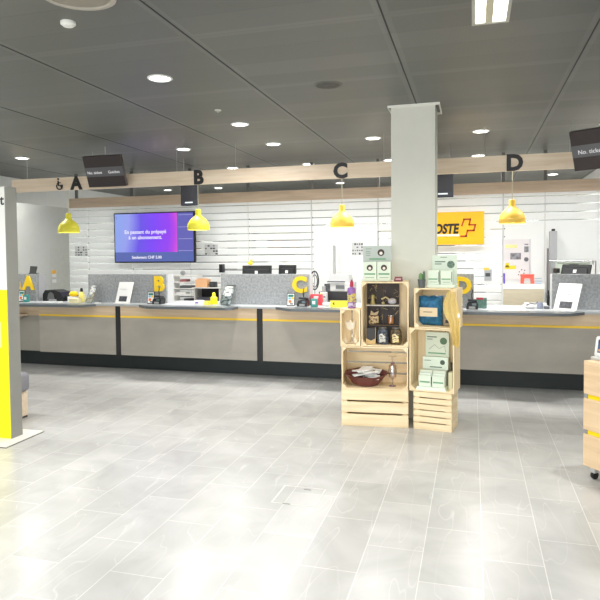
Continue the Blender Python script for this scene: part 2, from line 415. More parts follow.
MB().lathe([(0, -.008), (.03, -.008), (.034, 0), (0, 0)], seg=20).build('plate', mat((200, 200, 192), .5), t, True)
MB().lathe([(0, -.022), (.010, -.022), (.006, -.008)], seg=12).build('nozzle', STEEL, t, True)
t = thing('ceiling_vent', 'dark round air vent in the ceiling left of the pillar', 'vent', (-1.156, 4.96, ZC))
MB().lathe([(.12, 0), (.12, -.003), (.10, -.004), (.10, 0)], seg=28).build('rim', mat((100, 100, 94), .6), t, True)
MB().lathe([(0, -.005), (.03, -.007), (.06, -.005), (.098, -.004), (.098, -.001), (0, -.001)], seg=24).build('grille', mat((84, 83, 78), .8, var=.3, vscale=30), t, True)
t = thing('ceiling_loudspeaker', 'big round beige loudspeaker grille at the top edge above the smoke detector', 'loudspeaker', (-2.03, 2.85, ZC))
MB().lathe([(.20, 0), (.20, -.010), (.185, -.014), (.17, -.010), (.17, -.002)], seg=36).build('rim', mat((168, 162, 150), .5), t, True)
MB().lathe([(0, -.012), (.09, -.010), (.168, -.004), (.168, -.001), (0, -.001)], seg=36).build('grille', mat((140, 134, 122), .6, bump=.4, bscale=300), t, True)

# ------------------------------------------------------------------ front beam with counter letters
t = thing('wooden_beam', 'long pale oak beam hung over the counters carrying the letters A to D', 'beam', (0, 7.1, 2.475))
bx('fascia', OAK, t, -6.19, 2.4, 0, .06, 0, .172)
INK = mat((40, 38, 38), .5)
for ch, x in (('A', -5.14), ('B', -3.345), ('C', -1.51), ('D', .437)):
    text('letter', ch, .238, INK, t, (x, -.006, .078), .005, .011, label='dark capital %s on the beam' % ch)
wc = MB()
wc.tube([(-5.405+.045*math.cos(a), -.006, .055+.045*math.sin(a)) for a in [math.radians(120+q*20) for q in range(14)]], .009)
wc.tube([(-5.425, -.006, .125), (-5.42, -.006, .062), (-5.385, -.006, .062), (-5.365, -.006, .02)], .011)
wc.ico((-5.425, -.004, .15), .015, 2); wc.tube([(-5.42, -.006, .1), (-5.39, -.006, .1)], .006)
wc.build('wheelchair_symbol', INK, t, True)
for x in (-5.95, -4.9, -3.66, -2.85, -1.0, .12, 1.0):
    MB().tube([(x, .03, .172), (x, .03, ZC-2.475-.001)], .0025, 6).build('hanging_wire', STEEL, t)

# pendant lamps
def pendant(x, y, zr, m, label):
    t = thing('pendant_lamp', label, 'lamp', (x, y, zr), 0, 'yellow pendant lamps over the counters')
    pr = [(.140, 0), (.143, .010), (.142, .045), (.134, .082), (.116, .115), (.090, .143), (.062, .165), (.042, .182), (.036, .195), (.036, .258), (.031, .264), (.006, .267)]
    inn = [(.006, .255), (.028, .252), (.030, .19), (.06, .155), (.105, .112), (.127, .078), (.136, .04), (.137, .004)]
    MB().lathe(pr+inn+[(.140, 0)], seg=40, close=False).build('shade', m, t, True)
    MB().lathe([(.1435, .045), (.146, .048), (.1435, .051)], seg=40, close=False).build('rim_line', m, t, True)
    MB().lathe([(0, .06), (.025, .07), (.034, .10), (.028, .13), (.018, .16), (.016, .24), (0, .24)], seg=20).build('bulb', emis((255, 240, 210), 5), t, True)
    MB().tube([(0, 0, .264), (0, 0, 2.60-zr)], .004, 8).build('cord', mat((190, 186, 160), .6), t)
    bx('beam_bracket', STEEL, t, -.012, .012, -.0385, .015, 2.60-zr, 2.615-zr)
    area('pendant_bulb_light', (0, 0, .03), (0, 0, 0), .08, .08, 3, (1, .95, .85), math.pi, 'DISK', t)
for x, m, l in ((-5.425, YEL_LIT_COOL, 'lemon yellow dome pendant lamp hanging under letter A'), (-3.45, YEL_LIT_COOL, 'lemon yellow dome pendant lamp hanging under letter B, right of the screen'),
                (-1.535, YEL_LIT_WARM, 'golden yellow dome pendant lamp hanging under letter C, left of the pillar'), (.428, YEL_LIT_WARM, 'golden yellow dome pendant lamp hanging under letter D, right of the pillar')):
    pendant(x*7.2/7.3, 7.2, 1.902, m, l)

# hanging queue displays
def qdisplay(name, label, loc, rotz, w_, h_, tilt, texts, wires):
    t = thing(name, label, 'display', loc, rotz)
    T = Matrix.Rotation(math.radians(tilt), 4, 'X')   # top leans towards the viewer
    MB().box(-w_/2, w_/2, 0, .05, -h_/2, h_/2, .004).xf(T).build('housing', mat((48, 38, 38), .35), t)
    MB().box(-w_/2+.002, w_/2-.002, -.002, 0, -.16*h_, .14*h_).xf(T).build('caption_strip', mat((92, 92, 94), .5), t)
    for bd, x in texts: 
        o = text('caption', bd, .052, emis((235, 235, 235), .9), t, (0, 0, 0), .001)
        o.data.transform(T @ Matrix.Translation((x, -.004, -.012)))
    for x in wires: MB().tube([(x, .03, h_/2*.95), (x, .03, ZC-loc[2]-.001)], .004, 8).build('hanging_rod', STEEL, t)
    return t
qdisplay('queue_display', 'black tilted ticket number display hanging beside letter A', (-4.53, 6.83, 2.655), 0, .55, .40, 20, (('No. ticket', -.14), ('Guichet', .14)), (0,))
qdisplay('queue_display', 'black tilted ticket number display cut off by the right edge of the picture', (1.085, 5.60, 2.445), math.radians(-33), .62, .345, 20, (('No. ticket', -.15), ('Guichet', .17)), (0,))
def clerkdisp(x, label):
    t = thing('clerk_display', label, 'display', (x, 8.0, 2.29))
    bx('housing', mat((26, 30, 40), .7), t, -.13, .13, 0, .06, 0, .37, .006)
    bx('bezel', mat((16, 18, 26), .7), t, -.122, .122, -.003, -.0005, .07, .36)
    bx('marking', mat((190, 200, 205), .5), t, -.06, .06, -.0045, -.0032, .035, .052)
    for q in (-.09, .09): MB().tube([(q, .03, .37), (q, .03, ZC-2.29-.001)], .003, 8).build('hanging_rod', GREYM, t)
clerkdisp(-3.925, 'dark blue display box hanging between the beams beside letter B')
clerkdisp(-.37, 'dark blue display box hanging behind the right edge of the pillar')

# ------------------------------------------------------------------ rear glass screen
t = thing('glass_partition', 'rear glass screen with frosted film bands under an oak rail behind the counters', 'partition', (0, 9.0, 0))
F1, F2 = film_mat(.1), film_mat(1.93)
edges = [(-6.70, -6.325, F1), (-6.315, -5.47, F1), (-5.46, -4.41, F1), (-4.40, -3.405, F1), (-3.395, -2.375, F1), (-2.36, -1.36, F2), (-1.345, -.50, F1), (-.49, .40, F1), (.415, .95, F2), (.96, 2.015, F2)]
for a, b, m in edges: bx('glass_pane', m, t, a, b, .0, .012, .02, 2.40)
bx('top_rail', wood((186, 166, 144), (204, 184, 160), 'x', .45), t, -6.66, 2.015, -.02, .05, 2.40, 2.56)
bx('floor_channel', STEEL, t, -6.62, 2.015, -.01, .022, 0, .02)
for x in (-6.53, -5.465, -4.405, -3.40, -2.368, -1.352, .407, .955):
    bx('suspension_post', mat((96, 96, 94), .5), t, x-.022, x+.022, 0, .03, 2.56, ZC-.001)
for x in (-2.368, .407): bx('door_jamb', mat((205, 207, 206), .5), t, x-.008, x+.008, -.012, -.0005, .02, 2.4)
for x in (-6.32, -5.465, -3.40, -2.368, .407):
    for k in range(10):
        MB().lathe([(0, 0), (.008, 0), (.008, .006), (0, .006)], seg=10).xf(Matrix.Translation((x+.02, -.001, 1.13+.1115*k)) @ Matrix.Rotation(math.pi/2, 4, 'X')).build('glass_clip', CHAR, t)
# side partition on the left
t = thing('side_partition', 'pale grey-green panelled side screen at the left behind counter A', 'partition', (-6.68, 0, 0))
PG = mat((200, 203, 197), .6)
bx('panel', PG, t, -.03, 0, 7.78, 8.985, .0, 2.40); bx('panel', PG, t, -.03, 0, 6.4, 7.775, 0, 2.40)
bx('map_sheet', mat((198, 200, 193), .6, var=.05, vscale=14, bump=0), t, .001, .004, 8.50, 8.93, .95, 1.72, label='faint grey map sheet fixed to the screen')
for z, c in ((1.33, (250, 190, 60)), (1.27, (232, 232, 230)), (1.18, (236, 236, 234))):
    bx('note', mat(c, .6), t, .005, .008, 8.52, 8.62, z-.04, z+.015)
# posts and notices on the glass
def notice(x, z, w_, h_, label, group=None):
    t = thing('notice_sheet', label, 'notice', (x, 8.995, z), 0, group)
    bx('sheet', mat((214, 216, 216), .6), t, -w_/2, w_/2, -.004, 0, 0, h_)
    q = MB(); random.seed(int(x*100))
    nx = 5
    for r in range(4):
        for c in range(nx):
            if random.random() < .68:
                cx = -w_/2+w_*(c+.5)/nx; cz = h_*(r+.5)/4; a = w_/nx*random.uniform(.22, .42); b_ = h_/4*random.uniform(.12, .3)
                q.box(cx-a, cx+a, -.006, -.0045, cz-b_, cz+b_)
    q.build('print', mat((62, 64, 70), .6), t)
notice(-6.447, 1.575, .25, .17, 'printed notice with dark blocks on the glass at the far left, above printer at A')
notice(-4.032, 1.575, .23, .17, 'printed notice with dark blocks on the glass under the lemon lamp of counter B')
notice(-1.66, 1.555, .17, .19, 'printed notice with dark blocks on the white door left of the green boxes')
t = thing('glass_note', 'small grey photo note with yellow tab stuck to the glass right of the letter D', 'note', (.208, 8.995, 1.18))
bx('sheet', mat((178, 182, 186), .5), t, -.05, .05, -.004, 0, 0, .16)
bx('photo', mat((70, 72, 78), .5), t, -.035, .03, -.006, -.0045, .06, .11)
bx('tab', mat((250, 214, 90), .5), t, -.06, .02, -.008, -.0065, .15, .185)
# storage seen in slivers through the clear gaps
for i, (x, c, l) in enumerate(((-5.6, (70, 68, 70), 'dark storage rack glimpsed through the glass behind the screen'), (-3.2, (110, 108, 104), 'grey storage rack glimpsed through the glass behind the monitors'), (-.75, (92, 92, 96), 'grey storage rack glimpsed through the glass behind the yellow sign'))):
    t = thing('storage_rack', l, 'shelf', (x, 11.2, 0)); c_ = mat(c, .6)
    for s in (-1, 1): bx('side_panel', c_, t, s*.95-.02, s*.95+.02, 0, .4, 0, 2.0)
    for z in (.1, .5, .9, 1.3, 1.7, 1.98): bx('shelf', c_, t, -.93, .93, 0, .4, z-.02, z)
    bx('back_panel', c_, t, -.93, .93, .38, .4, .1, 1.98)
    random.seed(i)
    for z in (.1, .5, .9, 1.3, 1.7):
        x0 = -.9
        while x0 < .8:
            w_ = random.uniform(.06, .3)
            if random.random() < .7 and x0+w_ < .92:
                hh = random.uniform(.15, .3) if z < 1.6 else random.uniform(.12, .25)
                bx('stored_box', mat(random.choice(((60, 60, 66), (200, 198, 190), (120, 90, 70), (40, 60, 62), (180, 180, 184))), .6), t, x0, x0+w_-.01, .06, .36, z+.001, z+hh)
            x0 += w_

# television
t = thing('television', 'large wall screen showing a blue to purple advert behind counters A and B', 'television', (-5.006, 8.9, 1.872))
bx('housing', BLACK, t, -.735, .735, 0, .05, -.415, .41, .006)
bx('bezel', mat((14, 14, 18), .2), t, -.73, .73, -.004, -.0005, -.41, .405)
bx('screen_main', screen_mat(), t, -.712, .425, -.0065, -.0045, -.24, .39)
bx('screen_side', emis((104, 104, 190), .9), t, .425, .712, -.0065, -.0045, -.24, .39)
bx('screen_footer', emis((92, 108, 182), .9), t, -.712, .712, -.0065, -.0045, -.393, -.24)
sl = MB()
for z in (.355, .16, -.03, -.22): sl.box(.45, .70, -.0085, -.007, z-.003, z+.003)
sl.build('side_lines', emis((190, 190, 235), .9), t)
EW = emis((245, 240, 255), 1)
text('caption', 'En passant du prépayé', .085, EW, t, (-.15, -.009, .09), .001, .0012)
text('caption', 'à un abonnement.', .085, EW, t, (-.15, -.009, .0), .001, .0012)
text('caption', 'Seulement CHF 5.00', .065, EW, t, (-.13, -.009, -.325), .001, .0012)
MB().tube([(-.69, -.008, .345), (-.675, -.008, .325), (-.69, -.008, .30)], .003, 6).build('corner_mark', emis((80, 80, 190), .9), t)
bx('wall_bracket', CHAR, t, -.2, .2, .05, .098, -.15, .15)

# yellow post sign
t = thing('yellow_sign', 'bright yellow illuminated sign with POSTE and a red cross, right of the pillar', 'sign', (-.40, 8.88, 1.925))
SY = mat((255, 204, 0), .5)
m_, tt, bb = nt('sign_yellow_face'); bb.inputs['Base Color'].default_value = lin((250, 190, 0)); bb.inputs['Emission Color'].default_value = lin((255, 190, 0)); bb.inputs['Emission Strength'].default_value = .08
bx('panel', m_, t, -.55, .55, 0, .08, -.23, .23, .004)
text('lettering', 'LA POSTE', .185, mat((20, 18, 12), .5), t, (-.105, -.004, -.012), .002, .008, shear=.18, xs=.76)
bx('white_strip', mat((255, 250, 225), .5), t, -.5, .215, -.003, -.0005, -.112, -.082)  # highlight on the sign face painted as a pale bar
RC = mat((200, 74, 14), .5)
cx, cz = .335, .0
path = [(px_*.0137, pz_*.0137) for px_, pz_ in ((-6.1, 2.6), (-4.0, 9), (2.2, 9), (1.1, 3.4), (7.2, 3.2), (5.7, -2.5), (-.4, -2.5), (-2.0, -8.2), (-7, -8.4))]
q = MB()
for (x0, z0), (x1, z1) in zip(path, path[1:]):
    d = Vector((x1-x0, 0, z1-z0)); L_ = d.length; ang = math.atan2(z1-z0, x1-x0)
    q.box(-.011, L_+.011, -.006, -.0005, -.011, .011, mtx=Matrix.Translation((cx+x0, 0, cz+z0)) @ Matrix.Rotation(-ang, 4, 'Y'))
q.build('cross_emblem', RC, t, label='outlined orange-red cross emblem')
for s in (-.3, .3): bx('mounting_block', GREYM, t, s-.03, s+.03, .08, .119, -.05, .05)

# ------------------------------------------------------------------ counters
WB = wood((200, 176, 146), (214, 192, 162), 'x', .45)
TOPM = mat((176, 180, 182), .4); LEDGE = mat((92, 98, 102), .3)
def counter(x0, x1, label, ledge, stripe_from=None):
    t = thing('service_counter', label, 'counter', ((x0+x1)/2, 7.2, 0), 0, None); hx = (x1-x0)/2; g = .038
    s0 = -hx+g if stripe_from is None else stripe_from-(x0+x1)/2
    bx('plinth', mat((38, 48, 48), .5), t, -hx, hx, .28, .62, 0, .235)
    bx('carcass', mat((40, 40, 40), .6), t, -hx, hx, .026 if stripe_from is None else .08, .60, .236, .899)
    bx('front_panel', LAM, t, s0, hx-g, 0, .025, .236, .742, label='grey stone-look laminate front')
    bx('yellow_stripe', mat((248, 208, 60), .45), t, s0, hx-g, -.003, .025, .743, .768)
    bx('wood_band', WB, t, s0, hx-g, 0, .025, .769, .899)
    if stripe_from is not None:
        bx('side_panel', mat((150, 146, 136), .5, var=.08, vscale=2.2), t, -hx+.0, s0-.002, .05, .075, .236, .742, label='darker recessed panel of the low desk end')  # same laminate in a darker grey, shade on this end put into the colour
        bx('side_band', WB, t, -hx, s0-.002, .03, .055, .743, .899)
    bx('worktop', TOPM, t, -hx, hx, -.03, .75, .90, .925)
    bx('back_panel', mat((160, 160, 156), .6), t, -hx, hx, .602, .622, .236, .899)
    a, b, c, d = ledge; o = (x0+x1)/2
    MB().slab([(a-o, -.03), (b-o, -.03), (d-o-.03, -.235), (d-o-.12, -.25), (c-o+.05, -.25), (c-o, -.235)], .893, .9245).build('customer_ledge', LEDGE, t, label='dark tapered customer ledge')
    return t
counter(-6.66, -4.612, 'leftmost service counter A with the black printer on it', (-6.6, -4.93, -6.55, -5.0), -5.87)
counter(-4.610, -2.582, 'service counter B below the television with white brochure stand', (-4.27, -2.86, -4.05, -2.82))
counter(-2.580, -.552, 'service counter C left of the pillar, partly hidden by the crates', (-2.36, -.9, -2.14, -.85))
counter(-.550, 1.478, 'rightmost service counter D right of the crates', (-.3, 1.17, -.1, 1.02))
# black upright channels between panels
for i, x in enumerate((-4.611, -2.581, -.551)):
    o = bx('joint_channel', BLACK, None, x-.034, x+.034, 7.196, 7.224, .22, .899)
    tag(o, ('black upright channel between counters A and B', 'black upright channel between counters B and C', 'black upright channel between counters C and D')[i], 'channel')
# low accessible shelf at the left
t = thing('low_desk_shelf', 'narrow low wooden shelf at the wheelchair end of counter A', 'shelf', (-6.3, 6.98, .74))
bx('board', OAK, t, -.36, .22, 0, .24, 0, .03, .003); bx('bracket', STEEL, t, .12, .15, .05, .235, -.04, -.0005); 

# felt dividers with yellow letters
def divider(x0, x1, y, zt, letter, lx, label, depth=.20, extra=None):
    t = thing('felt_divider', label, 'divider', ((x0+x1)/2, y, .926)); hx = (x1-x0)/2; h_ = zt-.926; o = (x0+x1)/2
    bx('felt_front', FELT, t, -hx, hx, 0, .035, .0, h_, .004)
    for s in (-1, 1): bx('side_return', mat((186, 188, 190), .6), t, min(s*hx, s*(hx-.02)), max(s*hx, s*(hx-.02)), .036, depth, 0, h_-.005)
    if letter: text('letter', letter, .27, YEL, t, (lx-o, -.009, (.18+1.0)-.926), .008, .013, label='yellow capital %s on the felt' % letter)
    return t
divider(-6.60, -6.135, 7.5, 1.322, 'A', -6.285, 'leftmost grey felt divider box bearing yellow letter A')
divider(-5.24, -4.01, 7.45, 1.322, 'B', -4.12, 'grey felt divider bearing yellow letter B below the television')
divider(-3.21, -2.0, 7.45, 1.325, 'C', -2.125, 'grey felt divider bearing yellow letter C in front of two monitors')
divider(-1.19, .012, 7.45, 1.330, 'D', -.115, 'grey felt divider bearing yellow letter D right of the crates')
divider(.872, 2.05, 7.45, 1.328, None, 0, 'rightmost grey felt divider without a letter behind a white brochure stand')
# small yellow wheelchair mark next to A
q = MB(); q.tube([(.02*math.cos(a), 0, .02*math.sin(a)) for a in [math.radians(120+k*22) for k in range(12)]], .005); q.tube([(-.01, 0, .06), (-.008, 0, .0), (.012, 0, 0)], .005); q.ico((-.01, 0, .075), .008)
o = q.build('yellow_symbol', YEL, None, True, loc=(-6.42, 7.494, 1.115)); tag(o, 'yellow wheelchair mark on the felt left of the yellow A', 'symbol')

# ------------------------------------------------------------------ counter-top things
ZT = .926
def terminal(x, y, label, s=1, rz=0):
    t = thing('payment_terminal', label, 'payment terminal', (x, y, ZT), rz)
    MB().prism([(-.062, 0), (.062, 0), (.066, .05), (.058, .085), (-.05, .075), (-.066, .03)], -.06, .06).build('base', BLACK, t)
    MB().box(-.05, .05, -.055, .055, .09, .112, .006).xf(Matrix.Translation((0, 0, 0)) @ Matrix.Rotation(math.radians(-8), 4, 'X')).build('keypad', mat((50, 54, 58), .35), t)
    bx('display', mat((96, 116, 118), .2), t, .0, .045, -.064, -.0605, .045, .072)
    MB().tube([(0, .02, .10), (-.005, .02, .17), (.005, .02, .225)], .006, 8).build('stylus', BLACK, t)
    MB().box(-.035, .035, -.0615, -.0601, .008, .035).build('slot', mat((150, 152, 150), .4), t)
    return t
terminal(-4.055, 7.31, 'black payment terminal with stylus under the yellow letter B')
terminal(-2.04, 7.31, 'black payment terminal with stylus under the yellow letter C')
terminal(-.005, 7.31, 'black payment terminal with stylus under the yellow letter D')
def tablet(x, y, label):
    t = thing('info_tablet', label, 'tablet', (x, y, ZT))
    T = lean(8)
    MB().box(-.052, .052, 0, .012, 0, .165, .003).xf(T).build('frame', DARK, t)
    MB().box(-.043, .043, -.002, -.0002, .012, .155).xf(T).build('card', PAPER, t)
    for z0, z1, x0, x1, c in ((.115, .145, -.035, .035, (40, 120, 110)), (.085, .11, -.035, .0, (120, 190, 225)), (.085, .112, .004, .038, (240, 200, 70)), (.04, .075, -.03, .01, (230, 120, 60)), (.02, .035, -.01, .03, (60, 70, 80))):
        MB().box(x0, x1, -.0035, -.0022, z0, z1).xf(T).build('picture', mat(c, .5), t)
    MB().prism([(-.02, 0), (.02, 0), (.02, .01), (-.02, .01)], .012, .07).build('foot', DARK, t)
tablet(-4.178, 7.31, 'small framed colour card standing left of the terminal at B')
tablet(-2.205, 7.31, 'small framed colour card standing left of the terminal at C')
tablet(-6.262, 7.31, 'small framed colour card at the far left edge of counter A')
def brochure(x, y, w_, h_, tilt, label, pic=True, rz=0, m=None, shear=0):
    t = thing('brochure_stand', label, 'brochure stand', (x, y, ZT), rz)
    Sh = Matrix.Identity(4); Sh[0][2] = 0
    T = lean(tilt)
    MB().box(-w_/2, w_/2, 0, .012, 0, h_, .002).xf(T).build('panel', m or PAPER, t)
    if pic:
        MB().box(-w_*.27, w_*.27, -.002, -.0002, h_*.10, h_*.34).xf(T).build('photo', mat((74, 76, 84), .4, var=.6, vscale=30), t)
        MB().box(-w_*.35, w_*.1, -.002, -.0002, h_*.66, h_*.67).xf(T).build('text_line', mat((150, 150, 150), .6), t)
    MB().box(-w_/2, w_/2, -.035, 0, 0, .012, .002).build('lip', m or PAPER, t)
    MB().prism([(-.03, 0), (.03, 0), (.03, h_*.6), (-.03, h_*.6)], .0, .008, mtx=Matrix.Translation((0, .11, 0)) @ Matrix.Rotation(math.radians(14), 4, 'X')).build('strut', m or PAPER, t)
    return t
brochure(-4.59, 7.27, .235, .31, 20, 'white leaning brochure stand with a dark photo, between counters A and B', rz=math.radians(-6))
brochure(.975, 7.24, .27, .325, 22, 'white leaning brochure stand with a dark photo on counter D at the right', rz=math.radians(-38))
CL = clear_mat((.88, .91, .92), .2)
def holder(x, y, label, c, rz=0):
    t = thing('leaflet_holder', label, 'leaflet holder', (x, y, ZT), rz); T = lean(22)
    MB().box(-.085, .085, 0, .004, 0, .28).xf(T).build('backplate', CL, t)
    for s in (-1, 1): MB().box(s*.085-.002, s*.085+.002, -.035, .004, 0, .16).xf(T).build('cheek', CL, t)
    MB().box(-.085, .085, -.037, -.033, 0, .12).xf(T).build('front_lip', CL, t)
    MB().box(-.072, .072, -.028, -.004, .004, .25).xf(T).build('leaflets', blot_mat((226, 228, 226), c, 16, .5), t)
    MB().box(-.085, .085, -.04, .09, 0, .006).build('foot', CL, t)
holder(-5.11, 7.28, 'clear acrylic leaflet holder at the right end of counter A', (130, 140, 136), math.radians(-38))
holder(-3.07, 7.27, 'clear acrylic leaflet holder on counter B in front of the monitors', (110, 128, 122), math.radians(-26))
# teal desk clock / QR-free block
def tealblock(x, y, label):
    t = thing('feedback_stand', label, 'stand', (x, y, ZT))
    MB().box(-.045, .045, -.02, .02, 0, .105, .012).build('body', mat((62, 150, 140), .5), t)
    MB().box(-.02, .02, -.024, -.0205, .035, .075, .001).build('window', PAPER, t)
tealblock(-6.165, 7.30, 'small teal stand with white square under the yellow letter A')
tealblock(-1.88, 7.24, 'small teal stand with white square right of the terminal at C')
# terminal on top of box A
t = thing('desk_phone', 'small dark display standing on top of the leftmost felt divider', 'device', (-6.22, 7.52, 1.3225))
MB().prism([(-.07, 0), (.07, 0), (.06, .012), (-.06, .012)], -.015, .05).build('foot', CHAR, t)
MB().prism([(-.06, .0), (.04, 0), (.05, .11), (-.065, .115)], -.008, .012, mtx=lean(15)).build('screen', mat((60, 62, 60), .3), t)
# printer at A
t = thing('receipt_printer', 'bulky black receipt printer on counter A', 'printer', (-5.86, 7.58, ZT))
MB().prism([(-.17, 0), (.17, 0), (.18, .05), (.13, .13), (.02, .165), (-.13, .16), (-.17, .1)], -.1, .12).build('body', BLACK, t)
MB().prism([(-.09, .03), (.03, .03), (.02, .10), (-.03, .135), (-.07, .11)], -.106, -.1005).build('paper_hatch', mat((96, 98, 98), .3), t)
MB().box(.14, .30, -.05, .10, .0, .09, .02).build('side_unit', mat((40, 42, 44), .35), t)
bx('feed_slot', mat((150, 150, 150), .3), t, -.05, .07, -.13, -.101, .0, .03, .003)
# paper pad, yellow box and bottle at A
t = thing('paper_pad', 'flat white paper pad lying in front of the black printer', 'paper', (-5.72, 7.30, ZT)); MB().box(-.13, .13, -.05, .05, 0, .012, .001).build('sheets', PAPER, t); bx('cover', mat((205, 208, 208), .5), t, -.13, .13, -.05, .05, .0121, .0135)
t = thing('tissue_box', 'white and yellow carton on counter A beside the printer', 'box', (-5.49, 7.46, ZT))
bx('carton', PAPER, t, -.075, .075, -.04, .05, 0, .075, .004); MB().ico((0, 0, .11), .055, 2, (1.35, .8, .75)).build('yellow_cloth', mat((246, 206, 30), .8), t, True)
def bottle(x, y, z, h_, r, m, capm, name, label, cat='bottle', lm=None):
    t = thing(name, label, cat, (x, y, z))
    MB().lathe([(0, 0), (r, 0), (r*1.02, .02*h_), (r, .55*h_), (r*.55, .70*h_), (r*.4, .75*h_), (0, .75*h_)], seg=20).build('body', m, t, True)
    MB().lathe([(0, .75*h_), (r*.5, .75*h_), (r*.5, .9*h_), (r*.3, h_), (0, h_)], seg=16).build('cap', capm, t, True)
    if lm: MB().lathe([(r*1.03, .12*h_), (r*1.03, .48*h_)], seg=20, close=False).build('sticker', lm, t, True)
    return t
bottle(-5.33, 7.42, ZT, .20, .04, mat((240, 226, 120), .4), BLACK, 'spray_bottle', 'yellow bottle with black cap left of the clear holder at A')
t = thing('cream_carton', 'low cream carton in front of the yellow bottle on counter A', 'box', (-5.32, 7.27, ZT)); bx('carton', mat((236, 226, 180), .6), t, -.08, .06, -.04, .04, 0, .055, .004); bx('lid', mat((246, 238, 200), .6), t, -.082, .062, -.042, .042, .0552, .064, .002)
t = thing('white_remote', 'small white flat device at the right end of counter A', 'device', (-4.93, 7.22, ZT)); MB().box(-.045, .045, -.02, .02, 0, .012, .005).build('body', PAPER, t); bx('button', GREYM, t, -.02, 0, -.006, .006, .0121, .014)
# highlighter-yellow bottle and packets at B
bottle(-3.30, 7.42, ZT, .155, .047, mat((236, 236, 20), .4), mat((225, 228, 40), .4), 'detergent_bottle', 'fluorescent yellow bottle left of the clear holder at B')
t = thing('yellow_carton', 'tiny yellow carton in front of the fluorescent bottle at B', 'box', (-3.33, 7.30, ZT)); bx('carton', mat((250, 214, 40), .5), t, -.045, .03, -.025, .025, 0, .05, .003); bx('label', mat((250, 236, 120), .5), t, -.03, .015, -.0265, -.0252, .01, .04)
t = thing('white_packet', 'low white packet with purple print left of the yellow carton', 'packet', (-3.46, 7.34, ZT)); MB().box(-.07, .05, -.035, .035, 0, .055, .012).build('wrap', PAPER, t, True); bx('print', mat((130, 110, 170), .5), t, -.055, -.01, -.0365, -.0352, .015, .04)
# desks behind dividers
DKM = mat((206, 204, 198), .5)
def desk(x0, x1, y0, y1, z, label):
    t = thing('office_desk', label, 'desk', ((x0+x1)/2, (y0+y1)/2, 0)); hx, hy = (x1-x0)/2, (y1-y0)/2
    bx('desktop', DKM, t, -hx, hx, -hy, hy, z-.03, z, .003)
    for sx in (-1, 1):
        for sy in (-1, 1): bx('leg', GREYM, t, sx*(hx-.05)-.02, sx*(hx-.05)+.02, sy*(hy-.05)-.02, sy*(hy-.05)+.02, 0, z-.0305)
desk(-5.3, -3.55, 7.95, 8.59, .75, 'pale office desk behind the divider with letter B')
desk(-3.5, -2.2, 7.98, 8.6, .75, 'pale office desk carrying two monitors behind letter C')
desk(-2.15, -1.3, 7.98, 8.75, .86, 'pale office desk under the big grey printer beside letter C')
desk(.95, 1.95, 7.98, 8.7, .75, 'pale office desk behind the rightmost felt divider')
def monitor(x, y, w_, top, rz, label, z0=.75, ln=6):
    t = thing('computer_monitor', label, 'monitor', (x, y, z0), rz); h_ = .34; b_ = top-z0-h_; T = lean(ln, b_)
    MB().box(-w_/2, w_/2, 0, .035, b_, b_+h_, .008).xf(T).build('housing', mat((22, 25, 26), .6), t)
    MB().box(-w_/2+.03, w_/2-.03, -.012, .0, b_+.05, b_+h_-.05, .01).xf(T).build('back_bulge', mat((27, 29, 32), .6), t)
    bx('neck', CHAR, t, -.03, .03, .0+.03, .06, .02, b_+.15); MB().box(-.12, .12, -.06, .14, 0, .018, .006).build('foot', CHAR, t)
    MB().box(-.02, .02, -.015, -.0125, b_+h_-.12, b_+h_-.08).xf(T).build('badge', PAPER, t)
    return t
monitor(-2.97, 8.15, .44, 1.425, 0, 'wide black monitor seen over the divider left of letter C, with yellow ornament')
monitor(-2.55, 8.25, .27, 1.43, math.radians(-8), 'narrow dark blue-black monitor seen over the divider just left of letter C')
monitor(1.17, 8.10, .36, 1.455, math.radians(-32), 'dark leaning monitor seen over the rightmost felt divider', .75, 24)
t = thing('toy_duck', 'small yellow ornament sitting on top of the wide monitor', 'ornament', (-3.06, 8.17, 1.4265))
MB().ico((0, 0, .028), .03, 2, (1.3, .9, .9)).build('body', YEL, t, True); MB().ico((.015, 0, .066), .02, 2).build('head', YEL, t, True)
t = thing('door_intercom', 'small black device on the glass left of the wide monitor', 'device', (-3.83, 8.94, 1.30))
bx('body', BLACK, t, -.03, .03, -.05, .045, .0, .13, .004); bx('bar', CHAR, t, .0305, .62, -.02, -.005, .03, .04)
# shelf unit at B
t = thing('open_shelf_unit', 'grey open shelf unit with dark interior behind the yellow bottle', 'shelf unit', (-3.80, 8.31, .751))
SU = mat((190, 188, 184), .5)
bx('top_board', SU, t, -.24, .22, -.02, .27, .33, .345); bx('bottom_board', SU, t, -.22, .2, 0, .25, 0, .015)
for x in (-.22, .185): bx('side_panel', SU, t, x, x+.015, 0, .25, .0155, .3295)
bx('back_panel', mat((34, 34, 36), .7), t, -.20, .184, .235, .25, .016, .329)
bx('drawer_tray', mat((60, 62, 70), .6), t, -.18, .16, .02, .2, .12, .19, .004); bx('drawer_tray', mat((30, 32, 34), .6), t, -.2, .17, .02, .2, .0155, .10, .004)
t = thing('cardboard_box', 'brown cardboard box on top of the grey shelf unit', 'box', (-3.91, 8.40, 1.0965)); bx('carton', mat((206, 160, 118), .8), t, -.095, .095, -.07, .07, 0, .115, .002)
MB().prism([(-.08, .1155), (.08, .1155), (.04, .128), (-.05, .13)], -.06, .06).build('flap', mat((190, 142, 100), .8), t)
t = thing('black_box', 'small black box beside the cardboard box on the shelf unit', 'box', (-3.74, 8.40, 1.0965)); bx('body', BLACK, t, -.05, .05, -.04, .04, 0, .08, .004); bx('front_plate', CHAR, t, -.04, .04, -.042, -.0405, .015, .065)
